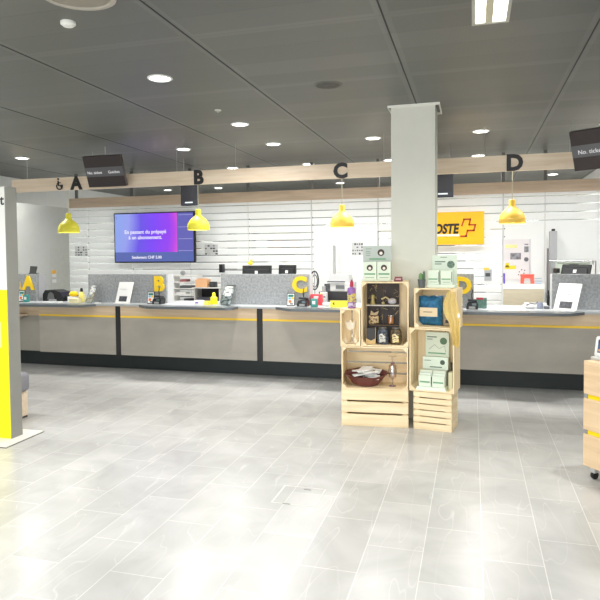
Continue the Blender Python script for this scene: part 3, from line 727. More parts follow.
# white slatted cabinet left of shelf unit
t = thing('slatted_rack', 'white slatted mail rack with odd papers right of the letter B', 'rack', (-4.31, 8.6, 0))
for s in (-1, 1): bx('side_panel', WHITE, t, s*.2-.01, s*.2+.01, 0, .2, 0, 1.27)
for k in range(6): bx('tray', WHITE, t, -.189, .189, 0, .2, .75+.1*k, .762+.1*k)
for k, (x, w_, c) in enumerate(((-.02, .14, (120, 122, 126)), (.03, .12, (50, 50, 54)), (-.08, .16, (230, 230, 228)), (.0, .2, (80, 82, 84)), (-.04, .1, (150, 90, 90)))):
    bx('papers', mat(c, .6), t, x-w_/2, x+w_/2, .01, .17, .763+.1*k, .80+.1*k)
MB().ico((-.05, .04, 1.30), .045, 2, (1, .7, .9)).build('rolled_bag', mat((150, 150, 152), .6, var=.5, vscale=40), t, True)
# C area: red carton, printer etc
t = thing('red_carton', 'small red carton beside letter C divider behind the teal stand', 'box', (-1.925, 7.5, ZT)); bx('carton', mat((226, 72, 84), .5), t, -.065, .085, -.03, .04, 0, .14, .003); bx('print', mat((250, 220, 220), .5), t, -.02, .04, -.032, -.0305, .09, .12)
t = thing('office_printer', 'large grey multifunction printer on the desk right of letter C', 'printer', (-1.83, 8.32, .8605))
PRM = mat((190, 192, 190), .45)
bx('base', mat((120, 120, 120), .5), t, -.25, .24, -.2, .2, 0, .09, .01); bx('paper_well', mat((38, 38, 40), .5), t, -.21, .2, -.205, .16, .0905, .20, .004)
bx('middle_body', PRM, t, -.14, .24, -.2, .2, .2005, .32, .015); bx('control_panel', mat((90, 94, 96), .4), t, .03, .15, -.213, -.2005, .24, .29)
MB().prism([(-.11, .3205), (.21, .3205), (.18, .43), (-.07, .43)], -.12, .15).build('scanner_lid', mat((186, 188, 188), .5), t); bx('exit_tray', mat((60, 60, 62), .4), t, -.09, .16, -.225, -.2005, .33, .345)
MB().box(-.13, -.05, -.206, -.2005, .21, .31, .001).build('vent_side', mat((70, 72, 76), .5, var=.8, vscale=60), t)
bx('red_tray', mat((150, 50, 60), .5), t, .02, .24, -.225, -.2005, .02, .05)
t = thing('cable_reel', 'black wire ring with white spokes beside the right edge of divider C', 'reel', (-2.07, 8.0, .8605))
MB().tube([(.055*math.cos(a*math.pi/12), 0, .36+.125*math.sin(a*math.pi/12)) for a in range(24)], .009, 8, True).build('ring', BLACK, t, True)
MB().tube([(.035*math.cos(a*math.pi/12), .012, .35+.085*math.sin(a*math.pi/12)) for a in range(24)], .006, 8, True).build('inner_ring', CHAR, t, True)
MB().tube([(0, .01, .49), (0, .01, .03)], .006, 8).build('stand', GREYM, t); MB().lathe([(0, 0), (.055, 0), (.05, .02), (.01, .03), (0, .03)], seg=20).build('base', CHAR, t, True)
t = thing('grey_pole', 'tall thin grey pole standing behind the office printer', 'pole', (-1.98, 8.84, 0)); MB().lathe([(0, .02), (.02, .02), (.02, 1.70), (0, 1.71)], seg=14).build('shaft', mat((176, 178, 178), .4), t, True); MB().lathe([(0, 0), (.08, 0), (.08, .015), (0, .02)], seg=20).build('foot', GREYM, t, True)
t = thing('label_printer', 'small white label printer beside the black wire ring', 'printer', (-1.90, 7.93, ZT+.0)); bx('body', PRM, t, -.05, .05, -.04, .03, 0, .20, .01); bx('slot', CHAR, t, -.03, .03, -.042, -.0405, .13, .145); bx('foot', GREYM, t, -.06, .06, -.045, .035, -.0, -.0+.004)
t.location = (-1.945, 8.02, .8605)
bx('neck', GREYM, t, -.02, .02, -.02, .02, .2, .28); bx('yellow_note', mat((240, 240, 120), .6), t, -.045, -.015, -.045, -.0425, .16, .19)
t = thing('price_strip', 'yellow price strip standing on counter C beside the small crate', 'sign', (-1.55, 7.22, ZT)); T = lean(12)
MB().box(-.125, .125, 0, .004, 0, .085, .0).xf(T).build('card', mat((252, 236, 60), .5), t); MB().box(-.125, .125, -.02, .05, -.0, .004).build('foot', CL, t)
o = text('print', '€ –', .05, INK, t, (0, 0, 0), .0006); o.data.transform(T @ Matrix.Translation((-.06, -.002, .045)))
def flyers(x, y, z, w_, d_, n_, name, label):
    t = thing(name, label, 'paper', (x, y, z)); random.seed(n_)
    for k in range(n_):
        MB().box(-w_/2, w_/2, -d_/2, d_/2, .006*k+.0001, .006*k+.0055).xf(Matrix.Rotation(random.uniform(-.15, .15), 4, 'Z')).build('sheet', (PAPER, mat((222, 222, 220), .6))[k % 2], t)
flyers(-1.68, 7.42, ZT, .24, .14, 7, 'flyer_stack', 'loose stack of white flyers behind the yellow price strip')
bottle(-1.54, 8.0, .8605, .33, .022, mat((240, 190, 150), .4), mat((244, 150, 90), .5), 'glue_bottle', 'thin bottle with orange cap right of the office printer')
# D area
t = thing('brochure_box', 'small teal and red leaflet box right of the terminal at D', 'box', (.10, 7.47, ZT)); bx('carton', mat((96, 132, 122), .6, var=.3, vscale=30), t, -.06, .06, -.03, .03, 0, .12, .003); bx('red_edge', mat((176, 50, 66), .5), t, -.06, .02, -.032, -.0305, .10, .125)
t = thing('low_cupboard', 'low white cupboard with beige front behind counter D', 'cupboard', (.645, 8.5, 0))
bx('body', WHITE, t, -.26, .26, .02, .39, .03, 1.16, .004); bx('front_panel', mat((206, 196, 172), .5, var=.06, vscale=6, stretch=(1, 1, 5)), t, -.25, .25, 0, .018, .35, 1.09, label='beige wood-look front'); bx('lid_strip', mat((246, 244, 240), .5), t, -.26, .26, -.002, .018, 1.092, 1.16); bx('plinth', CHAR, t, -.24, .24, .04, .38, 0, .0295)
t = thing('red_stool', 'small coral red arch-shaped stool on the low cupboard', 'stool', (.70, 8.62, 1.1605))
MB().prism([(-.085, 0), (-.045, 0), (-.04, .07), (.04, .07), (.045, 0), (.085, 0), (.08, .11), (-.08, .11)], -.04, .04).build('body', mat((240, 96, 80), .5), t); MB().box(-.085, .085, -.045, .045, .1105, .125, .005).build('seat', mat((244, 104, 88), .5), t)
t = thing('blue_basket', 'small pale blue wire basket right of the red stool', 'basket', (.835, 8.62, 1.1605)); q = MB()
for z in (.005, .035, .065): q.tube([(-.045, -.03, z), (.045, -.03, z), (.045, .03, z), (-.045, .03, z)], .003, 6, True)
q.build('wires', mat((130, 160, 190), .4), t); bx('tray', mat((190, 206, 222), .5), t, -.042, .042, -.028, .028, .003, .02)
t = thing('planning_board', 'white board with sticky notes and photos on the door behind counter D', 'board', (.585, 8.985, 1.2))
bx('sheet', mat((238, 234, 236), .5), t, -.175, .175, 0, .012, 0, .56)
for x, z, w_, h_, c in ((-.07, .44, .16, .045, (250, 246, 170)), (-.08, .145, .15, .05, (252, 232, 60)), (-.12, .17, .05, .06, (252, 226, 50))): bx('sticky_note', mat(c, .6), t, x-w_/2, x+w_/2, -.003, -.0005, z, z+h_)
for x, z, w_, h_ in ((-.01, .28, .14, .09), (.13, .38, .06, .08), (.13, .48, .05, .015)): bx('photo', mat((140, 140, 148), .5, var=.6, vscale=25), t, x-w_/2, x+w_/2, -.003, -.0005, z, z+h_)
MB().lathe([(0, 0), (.03, 0), (.03, .004), (0, .004)], seg=20).xf(Matrix.Translation((.13, -.0005, .28)) @ Matrix.Rotation(math.pi/2, 4, 'X')).build('magnet', mat((110, 110, 116), .5), t)
q = MB()
for x, z in ((.04, .1), (.07, .13), (.10, .08), (.06, .05), (.11, .12), (.09, .03), (.03, .06), (.12, .06)): q.box(x-.007, x+.007, -.003, -.0005, z, z+.014)
q.build('dots', mat((60, 50, 90), .5), t)
for x in (-.18, .175): bx('edge_rail', mat((170, 165, 180), .4), t, x, x+.005, -.004, .012, 0, .56)
t = thing('purple_marker', 'upright purple marker at the left end of the low cupboard', 'marker', (.405, 8.56, 1.1605)); MB().lathe([(0, 0), (.012, 0), (.012, .10), (0, .10)], seg=12).build('barrel', mat((110, 90, 210), .4), t, True); MB().lathe([(0, .1005), (.013, .1005), (.011, .14), (0, .145)], seg=12).build('cap', mat((90, 70, 190), .4), t, True)
t = thing('barcode_scanner', 'grey clear-topped desk gadgets left of the brochure stand on counter D', 'device', (.70, 7.50, ZT))
MB().box(-.11, -.01, -.04, .04, 0, .03, .01).build('base', mat((196, 198, 200), .4), t, True); MB().lathe([(.03, 0), (.035, .04), (.03, .075), (.018, .075), (.02, .04), (.02, 0)], c=(.05, 0, .0), seg=16, close=False).build('cup', mat((150, 156, 176), .3), t, True)
MB().tube([(-.1, .0, .035), (-.06, 0, .06), (0, .0, .055), (.03, 0, .08)], .008, 8).build('handle', mat((120, 122, 126), .4), t, True); MB().box(.09, .15, -.03, .03, 0, .03, .008).build('side_box', mat((110, 114, 124), .4), t, True)
t = thing('document_tray', 'pale paper tray behind the gadgets on counter D', 'tray', (.72, 7.72, ZT)); MB().box(-.14, .14, -.08, .08, 0, .02, .004).build('tray', mat((226, 228, 230), .4), t); bx('papers', PAPER, t, -.12, .12, -.07, .07, .0202, .045)
bottle(.886, 8.34, .926, .19, .018, BLACK, BLACK, 'ink_bottle', 'narrow black bottle at the left edge of the rightmost divider')
bpy.data.objects['ink_bottle'].location = (.885, 7.92, .9265)
t = thing('side_cabinet_frame', 'metal frame holding a pale green machine behind the rightmost monitor', 'rack', (1.25, 8.5, .751))
q = MB(); 
for x in (-.27, .26): q.tube([(x, 0, 0), (x, 0, .71)], .008, 8); q.tube([(x, .18, 0), (x, .18, .71)], .008, 8)
for y in (0, .18): q.tube([(-.27, y, .71), (.26, y, .71)], .008, 8)
q.build('frame', STEEL, t); bx('machine_body', mat((204, 214, 200), .5), t, -.20, .20, .02, .17, .1, .69, .01); bx('display_slot', BLACK, t, -.05, .06, .015, .0195, .63, .67)
bx('white_bin', PAPER, t, .205, .255, .02, .17, .1, .66, .004); bx('lower_shelf', SU, t, -.26, .25, .005, .175, .08, .0995)
t = thing('door_closer', 'grey tall door pull beside the planning board', 'door pull', (.99, 8.97, .95)); bx('bar', mat((150, 140, 145), .4), t, -.012, .012, -.02, .0, 0, .68, .003); bx('fixing', STEEL, t, -.008, .008, 0, .028, .1, .13); bx('fixing', STEEL, t, -.008, .008, 0, .028, .55, .58)
t = thing('upright_panel', 'narrow grey upright panel standing behind the right-hand monitor', 'panel', (1.04, 8.78, .0)); bx('panel', mat((170, 172, 176), .5), t, -.045, .045, 0, .10, .01, 1.86, .003); bx('sensor', BLACK, t, -.02, .02, 0, .06, 1.8605, 1.89, .003); bx('foot', CHAR, t, -.07, .07, -.03, .13, 0, .0095)
t = thing('desk_camera', 'small black and brown camera on the office desk left of the leaning monitor', 'camera', (1.03, 8.38, .751)); bx('stand', GREYM, t, -.012, .012, -.012, .012, 0, .56); MB().box(-.04, .04, -.03, .03, .5605, .62, .008).build('body', mat((60, 50, 44), .4), t); MB().lathe([(0, 0), (.02, 0), (.02, .02), (0, .02)], seg=16).xf(Matrix.Translation((.01, -.0302, .59)) @ Matrix.Rotation(math.pi/2, 4, 'X')).build('lens', BLACK, t, True)

# ------------------------------------------------------------------ wooden crates
def crate(L_, Wd, Ht, nside, nbase, mtx, loc, label, rz=0, gap=.016, endboards=3):
    """L along x, Wd along y, Ht along z, open at +z, before mtx (rotation only); placed so that its min corner sits at the origin"""
    t = thing('wooden_crate', label, 'crate', loc, rz, 'pine crates stacked against the pillar'); th = .011
    cs = [mtx @ Vector((x, y, z)) for x in (0, L_) for y in (0, Wd) for z in (0, Ht)]
    mn = Vector((min(c[i] for c in cs) for i in range(3))); mx_ = Vector((max(c[i] for c in cs) for i in range(3)))
    T = Matrix.Translation(-Vector(((mn.x+mx_.x)/2, mn.y, mn.z))) @ mtx
    ax = mtx @ Vector((1, 0, 0)); P = {0: PINEX, 1: PINEY, 2: PINEZ}[max(range(3), key=lambda i: abs(ax[i]))]
    az = mtx @ Vector((0, 1, 0)); PE = {0: PINEX, 1: PINEY, 2: PINEZ}[max(range(3), key=lambda i: abs(az[i]))]
    for y0 in (0, Wd-th):
        m = MB(); hb = (Ht-th-.002-gap*(nside-1))/nside
        for k in range(nside): z = th+.002+k*(hb+gap); m.box(0, L_, y0, y0+th, z, z+hb, .0015, 1)
        m.xf(T).build('long_side', P, t)
    for x0 in (th*.2, L_-th*1.2):
        m = MB(); hb = (Ht-th-.002-.004*(endboards-1))/endboards
        for k in range(endboards): z = th+.002+k*(hb+.004); m.box(x0, x0+th, th+.0005, Wd-th-.0005, z, z+hb, .0015, 1)
        m.xf(T).build('end_panel', PE, t)
    m = MB(); wb = (Wd-gap*(nbase-1))/nbase
    for k in range(nbase): y = k*(wb+gap); m.box(0, L_, y, y+wb, 0, th, .0015, 1)
    m.xf(T).build('base_slats', P, t)
    for cx_, cy0, sx, sy in ((th*1.25, th, 1, 1), (L_-th*1.25, th, -1, 1), (th*1.25, Wd-th, 1, -1), (L_-th*1.25, Wd-th, -1, -1)):
        a = .038; m = MB().slab([(cx_+sx*.0006, cy0+sy*.0006), (cx_+sx*a, cy0+sy*.0006), (cx_+sx*.0006, cy0+sy*a)], th+.003, Ht-.002)
        m.xf(T).build('corner_post', P if Ht > L_ else PINEY if abs((mtx@Vector((0, 0, 1))).y) > .5 else PINEZ, t)
    return t
FWD = Matrix.Rotation(math.pi/2, 4, 'X')                      # opening (+z) turned to -y
UPR = FWD @ Matrix.Rotation(math.pi/2, 4, 'Z')                 # long axis upright, opening to -y
I4 = Matrix.Identity(4)
yf = 5.43
def turn(mark, piv, ang, shift):
    for o in list(bpy.data.objects):
        if o.parent is None and o.name not in mark and o.type in ('EMPTY', 'MESH'):
            d = Matrix.Rotation(ang, 3, 'Z') @ Vector((o.location.x-piv[0], o.location.y-piv[1], 0))
            o.location = Vector((piv[0]+d.x+shift[0], piv[1]+d.y+shift[1], o.location.z)); o.rotation_euler.z += ang
mark0 = {o.name for o in bpy.data.objects}
crate(.607, .33, .335, 3, 3, I4, (-.857, yf, 0), 'closed-looking pine crate with three broad boards, bottom of the left stack', gap=.017)
crate(.607, .395, .325, 3, 4, FWD, (-.857, yf, .3365), 'wide pine crate lying open to the front, holding the maroon bowl')
crate(.592, .425, .325, 3, 3, UPR, (-.763, yf, .7325), 'tall pine crate standing open, topmost of the left stack, holding gift jars', gap=.012)
crate(.345, .183, .16, 2, 2, UPR, (-1.076, yf, .7325), 'smallest narrow pine crate at the upper left, holding wooden tulips', gap=.012)
def prn_card(t, name, w_, h_, T, base, ring=True, lines=3):
    MB().box(-w_/2, w_/2, 0, .004, 0, h_).xf(T).build(name, base, t)
# --- on top of left stack (z = 1.325)
zt = 1.3255
t = thing('cosmetic_box_display', 'mint green display card with curly-hair girl drawings and grey header, on the left stack', 'display', (-.842, 5.60, zt))
HD = mat((188, 196, 188), .6)
bx('header_card', HD, t, -.133, .133, .03, .036, .0, .325)
bx('tray', MINT, t, -.14, .14, -.06, .029, 0, .012)
q = MB(); q.lathe([(.0, 0), (.032, 0), (.032, .002), (0, .002)], seg=20, mtx=Matrix.Translation((.035, .029, .262)) @ Matrix.Rotation(math.pi/2, 4, 'X')); q.build('hair_emblem', mat((66, 52, 46), .6), t)
MB().lathe([(.0, 0), (.015, 0), (.015, .001), (0, .001)], seg=16, mtx=Matrix.Translation((.035, .0265, .256)) @ Matrix.Rotation(math.pi/2, 4, 'X')).build('face_emblem', mat((236, 226, 214), .6), t)
q = MB()
for z, w_ in ((.295, .05), (.27, .04), (.255, .045), (.235, .04)): q.box(-.105, -.105+w_, .0285, .0298, z, z+.004)
q.build('print_lines', mat((90, 110, 100), .6), t); bx('green_band', GREEN2, t, -.075, .08, .0285, .0298, .195, .21)
def girlbox(x, label):
    t = thing('cosmetic_box', label, 'box', (x, 5.54, zt+.0125), 0, 'mint cosmetic boxes on the left stack')
    bx('carton', MINT, t, -.062, .062, 0, .06, 0, .165, .002)
    MB().lathe([(0, 0), (.028, 0), (.028, .002), (0, .002)], seg=20, mtx=Matrix.Translation((0, -.0003, .11)) @ Matrix.Rotation(math.pi/2, 4, 'X')).build('hair_emblem', mat((66, 52, 46), .6), t)
    MB().lathe([(0, 0), (.013, 0), (.013, .001), (0, .001)], seg=16, mtx=Matrix.Translation((0, -.0026, .105)) @ Matrix.Rotation(math.pi/2, 4, 'X')).build('face_emblem', mat((236, 226, 214), .6), t)
    bx('green_band', GREEN2, t, -.05, .05, -.002, -.0003, .045, .06); bx('text_line', mat((110, 140, 118), .6), t, -.04, .04, -.002, -.0003, .018, .022)
girlbox(-.905, 'left mint green box with curly-hair emblem under the grey header card')
girlbox(-.775, 'right mint green box with curly-hair emblem under the grey header card')
t = thing('maroon_card', 'small maroon card propped beside the pillar on the left stack', 'card', (-.645, 5.50, zt)); MB().prism([(-.04, 0), (.04, 0), (.038, .042), (-.03, .042)], 0, .012, mtx=lean(12)).build('card', mat((122, 58, 68), .5), t); MB().prism([(-.025, .012), (.025, .012), (.024, .026), (-.02, .026)], -.0018, -.0003, mtx=lean(12)).build('print', mat((200, 160, 160), .5), t)
# --- inside upper-left crate: floor z ≈ .7325+.013
zf = .7325+.0155
t = thing('backdrop_board', 'dark photo board with a pale dividing shelf lining the tall left crate', 'board', (-.792, 5.685, zf))
BD = mat((58, 50, 46), .6, var=.3, vscale=14)
for x0, x1 in ((-.152, -.003), (.0, .152)):
    bx('dark_panel', BD, t, x0, x1, .02, .026, .13, .34); bx('dark_panel', BD, t, x0, x1, .02, .026, .352, .545)
bx('shelf_strip', mat((206, 200, 190), .5), t, -.15, .15, -.08, .026, .3405, .3515)
bx('lower_panel', BD, t, -.152, .152, .02, .026, .0, .1295)
random.seed(3); q = MB()
for k in range(16):
    a, b_ = random.uniform(-.13, .13), random.choice((random.uniform(.2, .32), random.uniform(.37, .52)))
    q.tube([(a, .017, b_), (a+random.uniform(-.03, .03), .017, b_+random.uniform(-.03, .03)), (a+random.uniform(-.04, .04), .017, b_+random.uniform(-.04, .04))], .003, 5)
q.build('leaf_print', mat((178, 158, 120), .6), t)
SH = zf+.3515
def glass_item(x, y, z, prof, m, name, label, cat, inner=None, im=None):
    t = thing(name, label, cat, (x, y, z)); MB().lathe(prof, seg=20, close=False).build('glass', m, t, True)
    if inner: MB().lathe(inner, seg=18).build('filling', im, t, True)
    return t
glass_item(-.885, 5.655, SH, [(0, 0), (.02, 0), (.024, .01), (.015, .045), (.017, .085), (.013, .09)], mat((206, 190, 120), .3, alpha=.85), 'gift_vial', 'small olive-gold vial, left on the pale shelf of the tall crate', 'vial', [(0, .002), (.012, .002), (.010, .04), (0, .04)], mat((170, 150, 60), .4))
t = thing('gift_bowl', 'small pale folded fabric bundle on the pale shelf of the tall crate', 'bundle', (-.705, 5.655, SH)); MB().ico((0, 0, .032), .04, 2, (1.05, .8, .8)).build('cloth', mat((196, 194, 200), .8, bump=.8, bscale=40), t, True); MB().tube([(-.1, .0, .05), (-.06, 0, .07), (-.03, 0, .05)], .008, 8).build('ribbon', mat((214, 200, 150), .6), t, True)
MB().ico((-.085, 0, .015), .015, 2).build('knot', mat((210, 190, 140), .6), t, True)
t = thing('riser_block', 'dark riser step under the amber glass in the tall crate', 'riser', (-.785, 5.665, zf)); bx('step', mat((50, 44, 42), .6), t, -.14, .14, -.045, .035, 0, .165, .003); bx('step_edge', mat((120, 96, 66), .6), t, -.14, .14, -.047, -.0452, .158, .165)
rz_ = zf+.1655
glass_item(-.718, 5.655, rz_, [(0, 0), (.026, 0), (.029, .004), (.031, .085), (.029, .085), (.027, .008), (0, .006)], clear_mat((.95, .92, .88), .15), 'amber_candle_glass', 'glass with amber candle on the dark riser in the tall crate', 'candle', [(0, .009), (.0255, .009), (.027, .068), (0, .068)], mat((224, 140, 40), .4))
t = thing('pretzel_bag', 'brown and cream patterned gift bag on the dark riser in the tall crate', 'bag', (-.875, 5.66, rz_)); MB().box(-.05, .045, -.03, .03, 0, .085, .015).build('bag', blot_mat((216, 190, 140), (90, 60, 40), 30, .5), t, True); MB().prism([(-.035, .085), (.03, .085), (.045, .125), (.0, .105), (-.03, .13)], -.008, .008).build('bag_top', mat((200, 176, 140), .6), t)
def jar(x, label, c, c2):
    t = thing('gift_jar', label, 'jar', (x, 5.525, zf), 0, 'dark cellophane gift jars in the tall crate')
    MB().lathe([(0, 0), (.046, 0), (.052, .01), (.056, .06), (.050, .115), (.040, .138), (0, .142)], seg=20).build('body', mat(c, .25, var=.8, vscale=34), t, True)
    MB().lathe([(0, .142), (.038, .141), (.036, .155), (0, .158)], seg=20).build('lid', mat((90, 86, 80), .3), t, True)
    MB().box(-.034, .026, -.0605, -.052, .02, .10, .008).build('sticker', blot_mat(c2, (96, 80, 66), 34, .5), t)
jar(-.785, 'dark gift jar with blue-grey sticker, middle of the bottom row in the tall crate', (76, 84, 96), (206, 208, 200))
jar(-.665, 'fuller dark gift jar with cream sticker, right of the bottom row in the tall crate', (96, 84, 62), (236, 216, 160))
t = thing('chalk_tag_pack', 'black pack with kraft V-shaped base at the lower left of the tall crate', 'pack', (-.893, 5.50, zf)); bx('pack', mat((52, 50, 48), .5), t, -.043, .04, 0, .035, .0, .148, .003)
MB().prism([(-.043, .0), (.04, .0), (.04, .05), (-.001, .03), (-.043, .05)], -.003, -.0004).build('kraft_foot', mat((216, 186, 132), .7), t)
q = MB(); q.box(-.046, -.0432, -.004, .036, 0, .15); q.box(.0402, .043, -.004, .036, 0, .15); q.build('kraft_edge', mat((206, 176, 122), .7), t)
# small crate contents
zs = .7325+.0155
t = thing('wooden_tulip', 'pale wooden tulip on a stem in the smallest crate', 'ornament', (-1.085, 5.53, zs))
MB().prism([(-.035, .14), (.0, .12), (.035, .14), (.045, .215), (.018, .19), (0, .225), (-.018, .19), (-.045, .215)], -.006, .006).build('flower', mat((236, 226, 206), .6), t); MB().tube([(0, 0, .008), (0, 0, .135)], .003, 8).build('stem', mat((200, 180, 140), .6), t); bx('foot', mat((226, 214, 190), .6), t, -.022, .022, -.015, .015, 0, .009)
MB().prism([(.0, .06), (.03, .10), (.022, .055)], -.003, .003).build('leaf', mat((236, 228, 210), .6), t)
for x, l, h_ in ((-1.128, 'low cream wooden sprout left of the tulip in the smallest crate', .075), (-1.036, 'cream wooden sprout right of the tulip in the smallest crate', .10)):
    t = thing('wooden_sprout', l, 'ornament', (x, 5.50, zs)); MB().prism([(-.014, 0), (.014, 0), (.018, h_*.5), (.008, h_*.35), (.0, h_), (-.01, h_*.4), (-.018, h_*.6)], -.005, .005).build('leaves', mat((232, 220, 196), .6), t); bx('foot', mat((220, 206, 180), .6), t, -.016, .016, -.012, .012, -.0, .006)
    t.children[0].location.z = .006
# purple bottle on the small crate
zb = .7325+.345+.001
t = thing('purple_spray', 'purple bottle with red cap and yellow sticker on the smallest crate', 'bottle', (-1.072, 5.52, zb))
MB().lathe([(0, 0), (.038, 0), (.040, .008), (.037, .10), (.040, .165), (.034, .185), (.014, .195), (0, .196)], seg=24).build('body', mat((150, 104, 176), .35), t, True)
MB().lathe([(0, .196), (.017, .196), (.017, .235), (.008, .25), (.008, .262), (0, .262)], seg=18).build('cap', mat((178, 40, 78), .4), t, True)
MB().lathe([(.0405, .055), (.0392, .10), (.0405, .135)], seg=24, close=False).build('sticker', blot_mat((214, 196, 90), (110, 90, 150), 34, .52), t, True); MB().lathe([(.0412, .012), (.0400, .045)], seg=24, close=False).build('lower_sticker', blot_mat((206, 196, 216), (110, 80, 140), 40, .5), t, True)
# wide crate contents
zw = .3365+.0135
t = thing('maroon_bowl', 'maroon eight-sided bowl with white leaflets in the wide crate', 'bowl', (-.945, 5.60, zw+.0005))
def oct_(a, b_, z): return [(a*math.cos(math.pi/8+k*math.pi/4), b_*math.sin(math.pi/8+k*math.pi/4), z) for k in range(8)]
q = MB(); rings = [oct_(.125, .09, 0), oct_(.20, .135, .10), oct_(.212, .145, .102), oct_(.198, .132, .098-.003), oct_(.118, .085, .014)]
rv = [[q.bm.verts.new(p) for p in r_] for r_ in rings]
for A, B in zip(rv, rv[1:]):
    for k in range(8): q.bm.faces.new((A[k], A[(k+1) % 8], B[(k+1) % 8], B[k]))
q.bm.faces.new(rv[0]); q.bm.faces.new(rv[-1]); TB = Matrix.Translation((0, -.02, .018)) @ Matrix.Rotation(math.radians(10), 4, 'X'); q.xf(TB); MB().prism([(-.09, 0), (.09, 0), (.09, .018), (-.09, .018)], .0, .045).build('foot', mat((100, 50, 46), .5), t); q.build('bowl', mat((112, 62, 56), .5), t)
random.seed(5)
t2 = thing('leaflet_pile', 'crumpled white leaflets with dark print lying in the maroon bowl', 'leaflets', (-.945, 5.60, zw+.0005))
for k in range(12):
    q = MB(); x, y = random.uniform(-.08, .08), random.uniform(-.05, .05)
    q.box(-.06, .06, -.04, .04, 0, .003, mtx=Matrix.Translation((x, y, .07+.006*k)) @ Matrix.Rotation(random.uniform(-.6, .6), 4, 'Z') @ Matrix.Rotation(random.uniform(-.2, .2), 4, 'X') @ Matrix.Rotation(random.uniform(-.15, .15), 4, 'Y'))
    q.xf(TB); q.build('leaflet', blot_mat((226, 232, 232), (66, 72, 76), 20, .56) if k % 3 == 0 else PAPER, t2)
VG = clear_mat((.90, .87, .87), .16)
def goblet(x, y, z, label, flip=False):
    t = thing('glass_goblet', label, 'goblet', (x, y, z), 0, 'stacked stemmed glasses in the wide crate')
    p = [(.036, 0), (.036, .004), (.008, .012), (.006, .055), (.012, .062), (.034, .085), (.040, .14), (.037, .14), (.031, .088), (.006, .066)]
    if flip: p = [(r, .14-z_) for r, z_ in p]
    MB().lathe(p, seg=24, close=False).build('cup', VG, t, True)
    MB().lathe([(0, .0), (.032, .0), (.030, .006), (0, .008)] if flip is False else [(0, .075), (.02, .075), (.018, .08), (0, .08)], seg=20).build('tint_ring', mat((150, 110, 150), .3), t, True)
goblet(-.70, 5.56, zw+.0, 'lower violet-tinted stemmed glass standing right of the maroon bowl')
goblet(-.70, 5.56, zw+.141, 'upper stemmed glass balanced upside down on the lower one', True)
turn(mark0, (-.857, 5.43), math.radians(5), (.0, .035))
mark1 = {o.name for o in bpy.data.objects}
# --- right stack top z
crate(.340, .30, .34, 6, 4, I4, (-.325, yf, 0), 'pine crate with six thin slats, bottom of the right stack', gap=.009, endboards=6)
crate(.570, .398, .29, 3, 3, UPR, (-.3335, yf, .3415), 'tall pine crate standing open, middle of the right stack, holding books', gap=.012)
crate(.378, .355, .28, 3, 4, FWD, (-.3010, yf, .9125), 'pine crate lying open on top of the right stack, holding a blue bag', gap=.014)

zr = .9125+.355+.0015
t = thing('potted_cactus', 'small cactus in a dark grey pot on the right stack', 'plant', (-.436, 5.50, zr))
MB().lathe([(0, 0), (.028, 0), (.035, .065), (.038, .075), (.032, .075), (.030, .06), (0, .06)], seg=20).build('pot', mat((88, 96, 98), .5), t, True)
MB().lathe([(0, .061), (.016, .065), (.02, .09), (.017, .12), (0, .135)], c=(-.008, 0, 0), seg=14).build('stem', mat((112, 150, 96), .7, bump=.6), t, True)
MB().lathe([(0, .061), (.010, .065), (.013, .09), (.010, .14), (0, .155)], c=(.02, .004, 0), seg=12).build('stem', mat((90, 112, 90), .7, bump=.6), t, True)
t = thing('mascara_display', 'mint display header with round green emblem and tray on the right stack', 'display', (-.265, 5.63, zr))
PM = mat((218, 230, 214), .6)
bx('header_card', PM, t, -.115, .11, .04, .046, .0, .29); bx('tray', PM, t, -.127, .12, -.12, .039, 0, .03, .002)
MB().lathe([(0, 0), (.034, 0), (.034, .002), (0, .002)], seg=22, mtx=Matrix.Translation((.055, .0395, .205)) @ Matrix.Rotation(math.pi/2, 4, 'X')).build('emblem', mat((104, 128, 112), .6, var=.5, vscale=60), t)
q = MB(); q.box(-.09, .005, .038, .0395, .225, .236); q.box(-.09, -.03, .038, .0395, .205, .214); q.box(-.04, .02, .038, .0395, .268, .274); q.build('print_lines', mat((120, 140, 122), .6), t)
def pbox(x, label, z0=zr+.0305, w_=.105, y=5.53):
    t = thing('mascara_box', label, 'box', (x, y, z0), 0, 'mint boxes on the right stack')
    bx('carton', MINT, t, -w_/2, w_/2, 0, .055, 0, .125, .002); bx('green_band', GREEN2, t, -w_*.42, w_*.35, -.0018, -.0003, .04, .052); bx('print_line', mat((130, 150, 130), .6), t, -w_*.3, w_*.3, -.0018, -.0003, .018, .022); bx('side_dash', mat((60, 80, 70), .6), t, w_*.42, w_*.47, -.0018, -.0003, .02, .11)
pbox(-.338, 'left mint box in the tray on the right stack beside the cactus'); pbox(-.222, 'right mint box in the tray on the right stack above the towel')
# blue bag inside the top right crate
zq = .9125+.0125
t = thing('blue_gift_bag', 'crinkled blue fabric bag with a beige label in the top right crate', 'bag', (-.372, 5.57, zq))
q = MB(); r_ = bmesh.ops.create_grid(q.bm, x_segments=16, y_segments=18, size=.5)
random.seed(9); vmap = {}
for v in q.bm.verts:
    u, w2 = v.co.x*2, v.co.y*2
    bul = .05*(1-u**4)*(1-abs(w2)**3)
    v.co = Vector((u*.105*(1+.02*math.sin(9*w2)), -bul-.006*math.sin(11*u+5*w2)*(1-w2*w2)-.004*math.sin(17*w2+3), (w2+1)/2*.262+.004*math.sin(8*u)*(w2 > .9)))
g_ = list(q.bm.verts[:])+list(q.bm.edges[:])+list(q.bm.faces[:]); d_ = bmesh.ops.duplicate(q.bm, geom=g_)
for v in d_['geom']:
    if isinstance(v, bmesh.types.BMVert): v.co.y = .02-v.co.y*.35
bmesh.ops.remove_doubles(q.bm, verts=q.bm.verts, dist=.0005)
ed = [e for e in q.bm.edges if e.is_boundary]
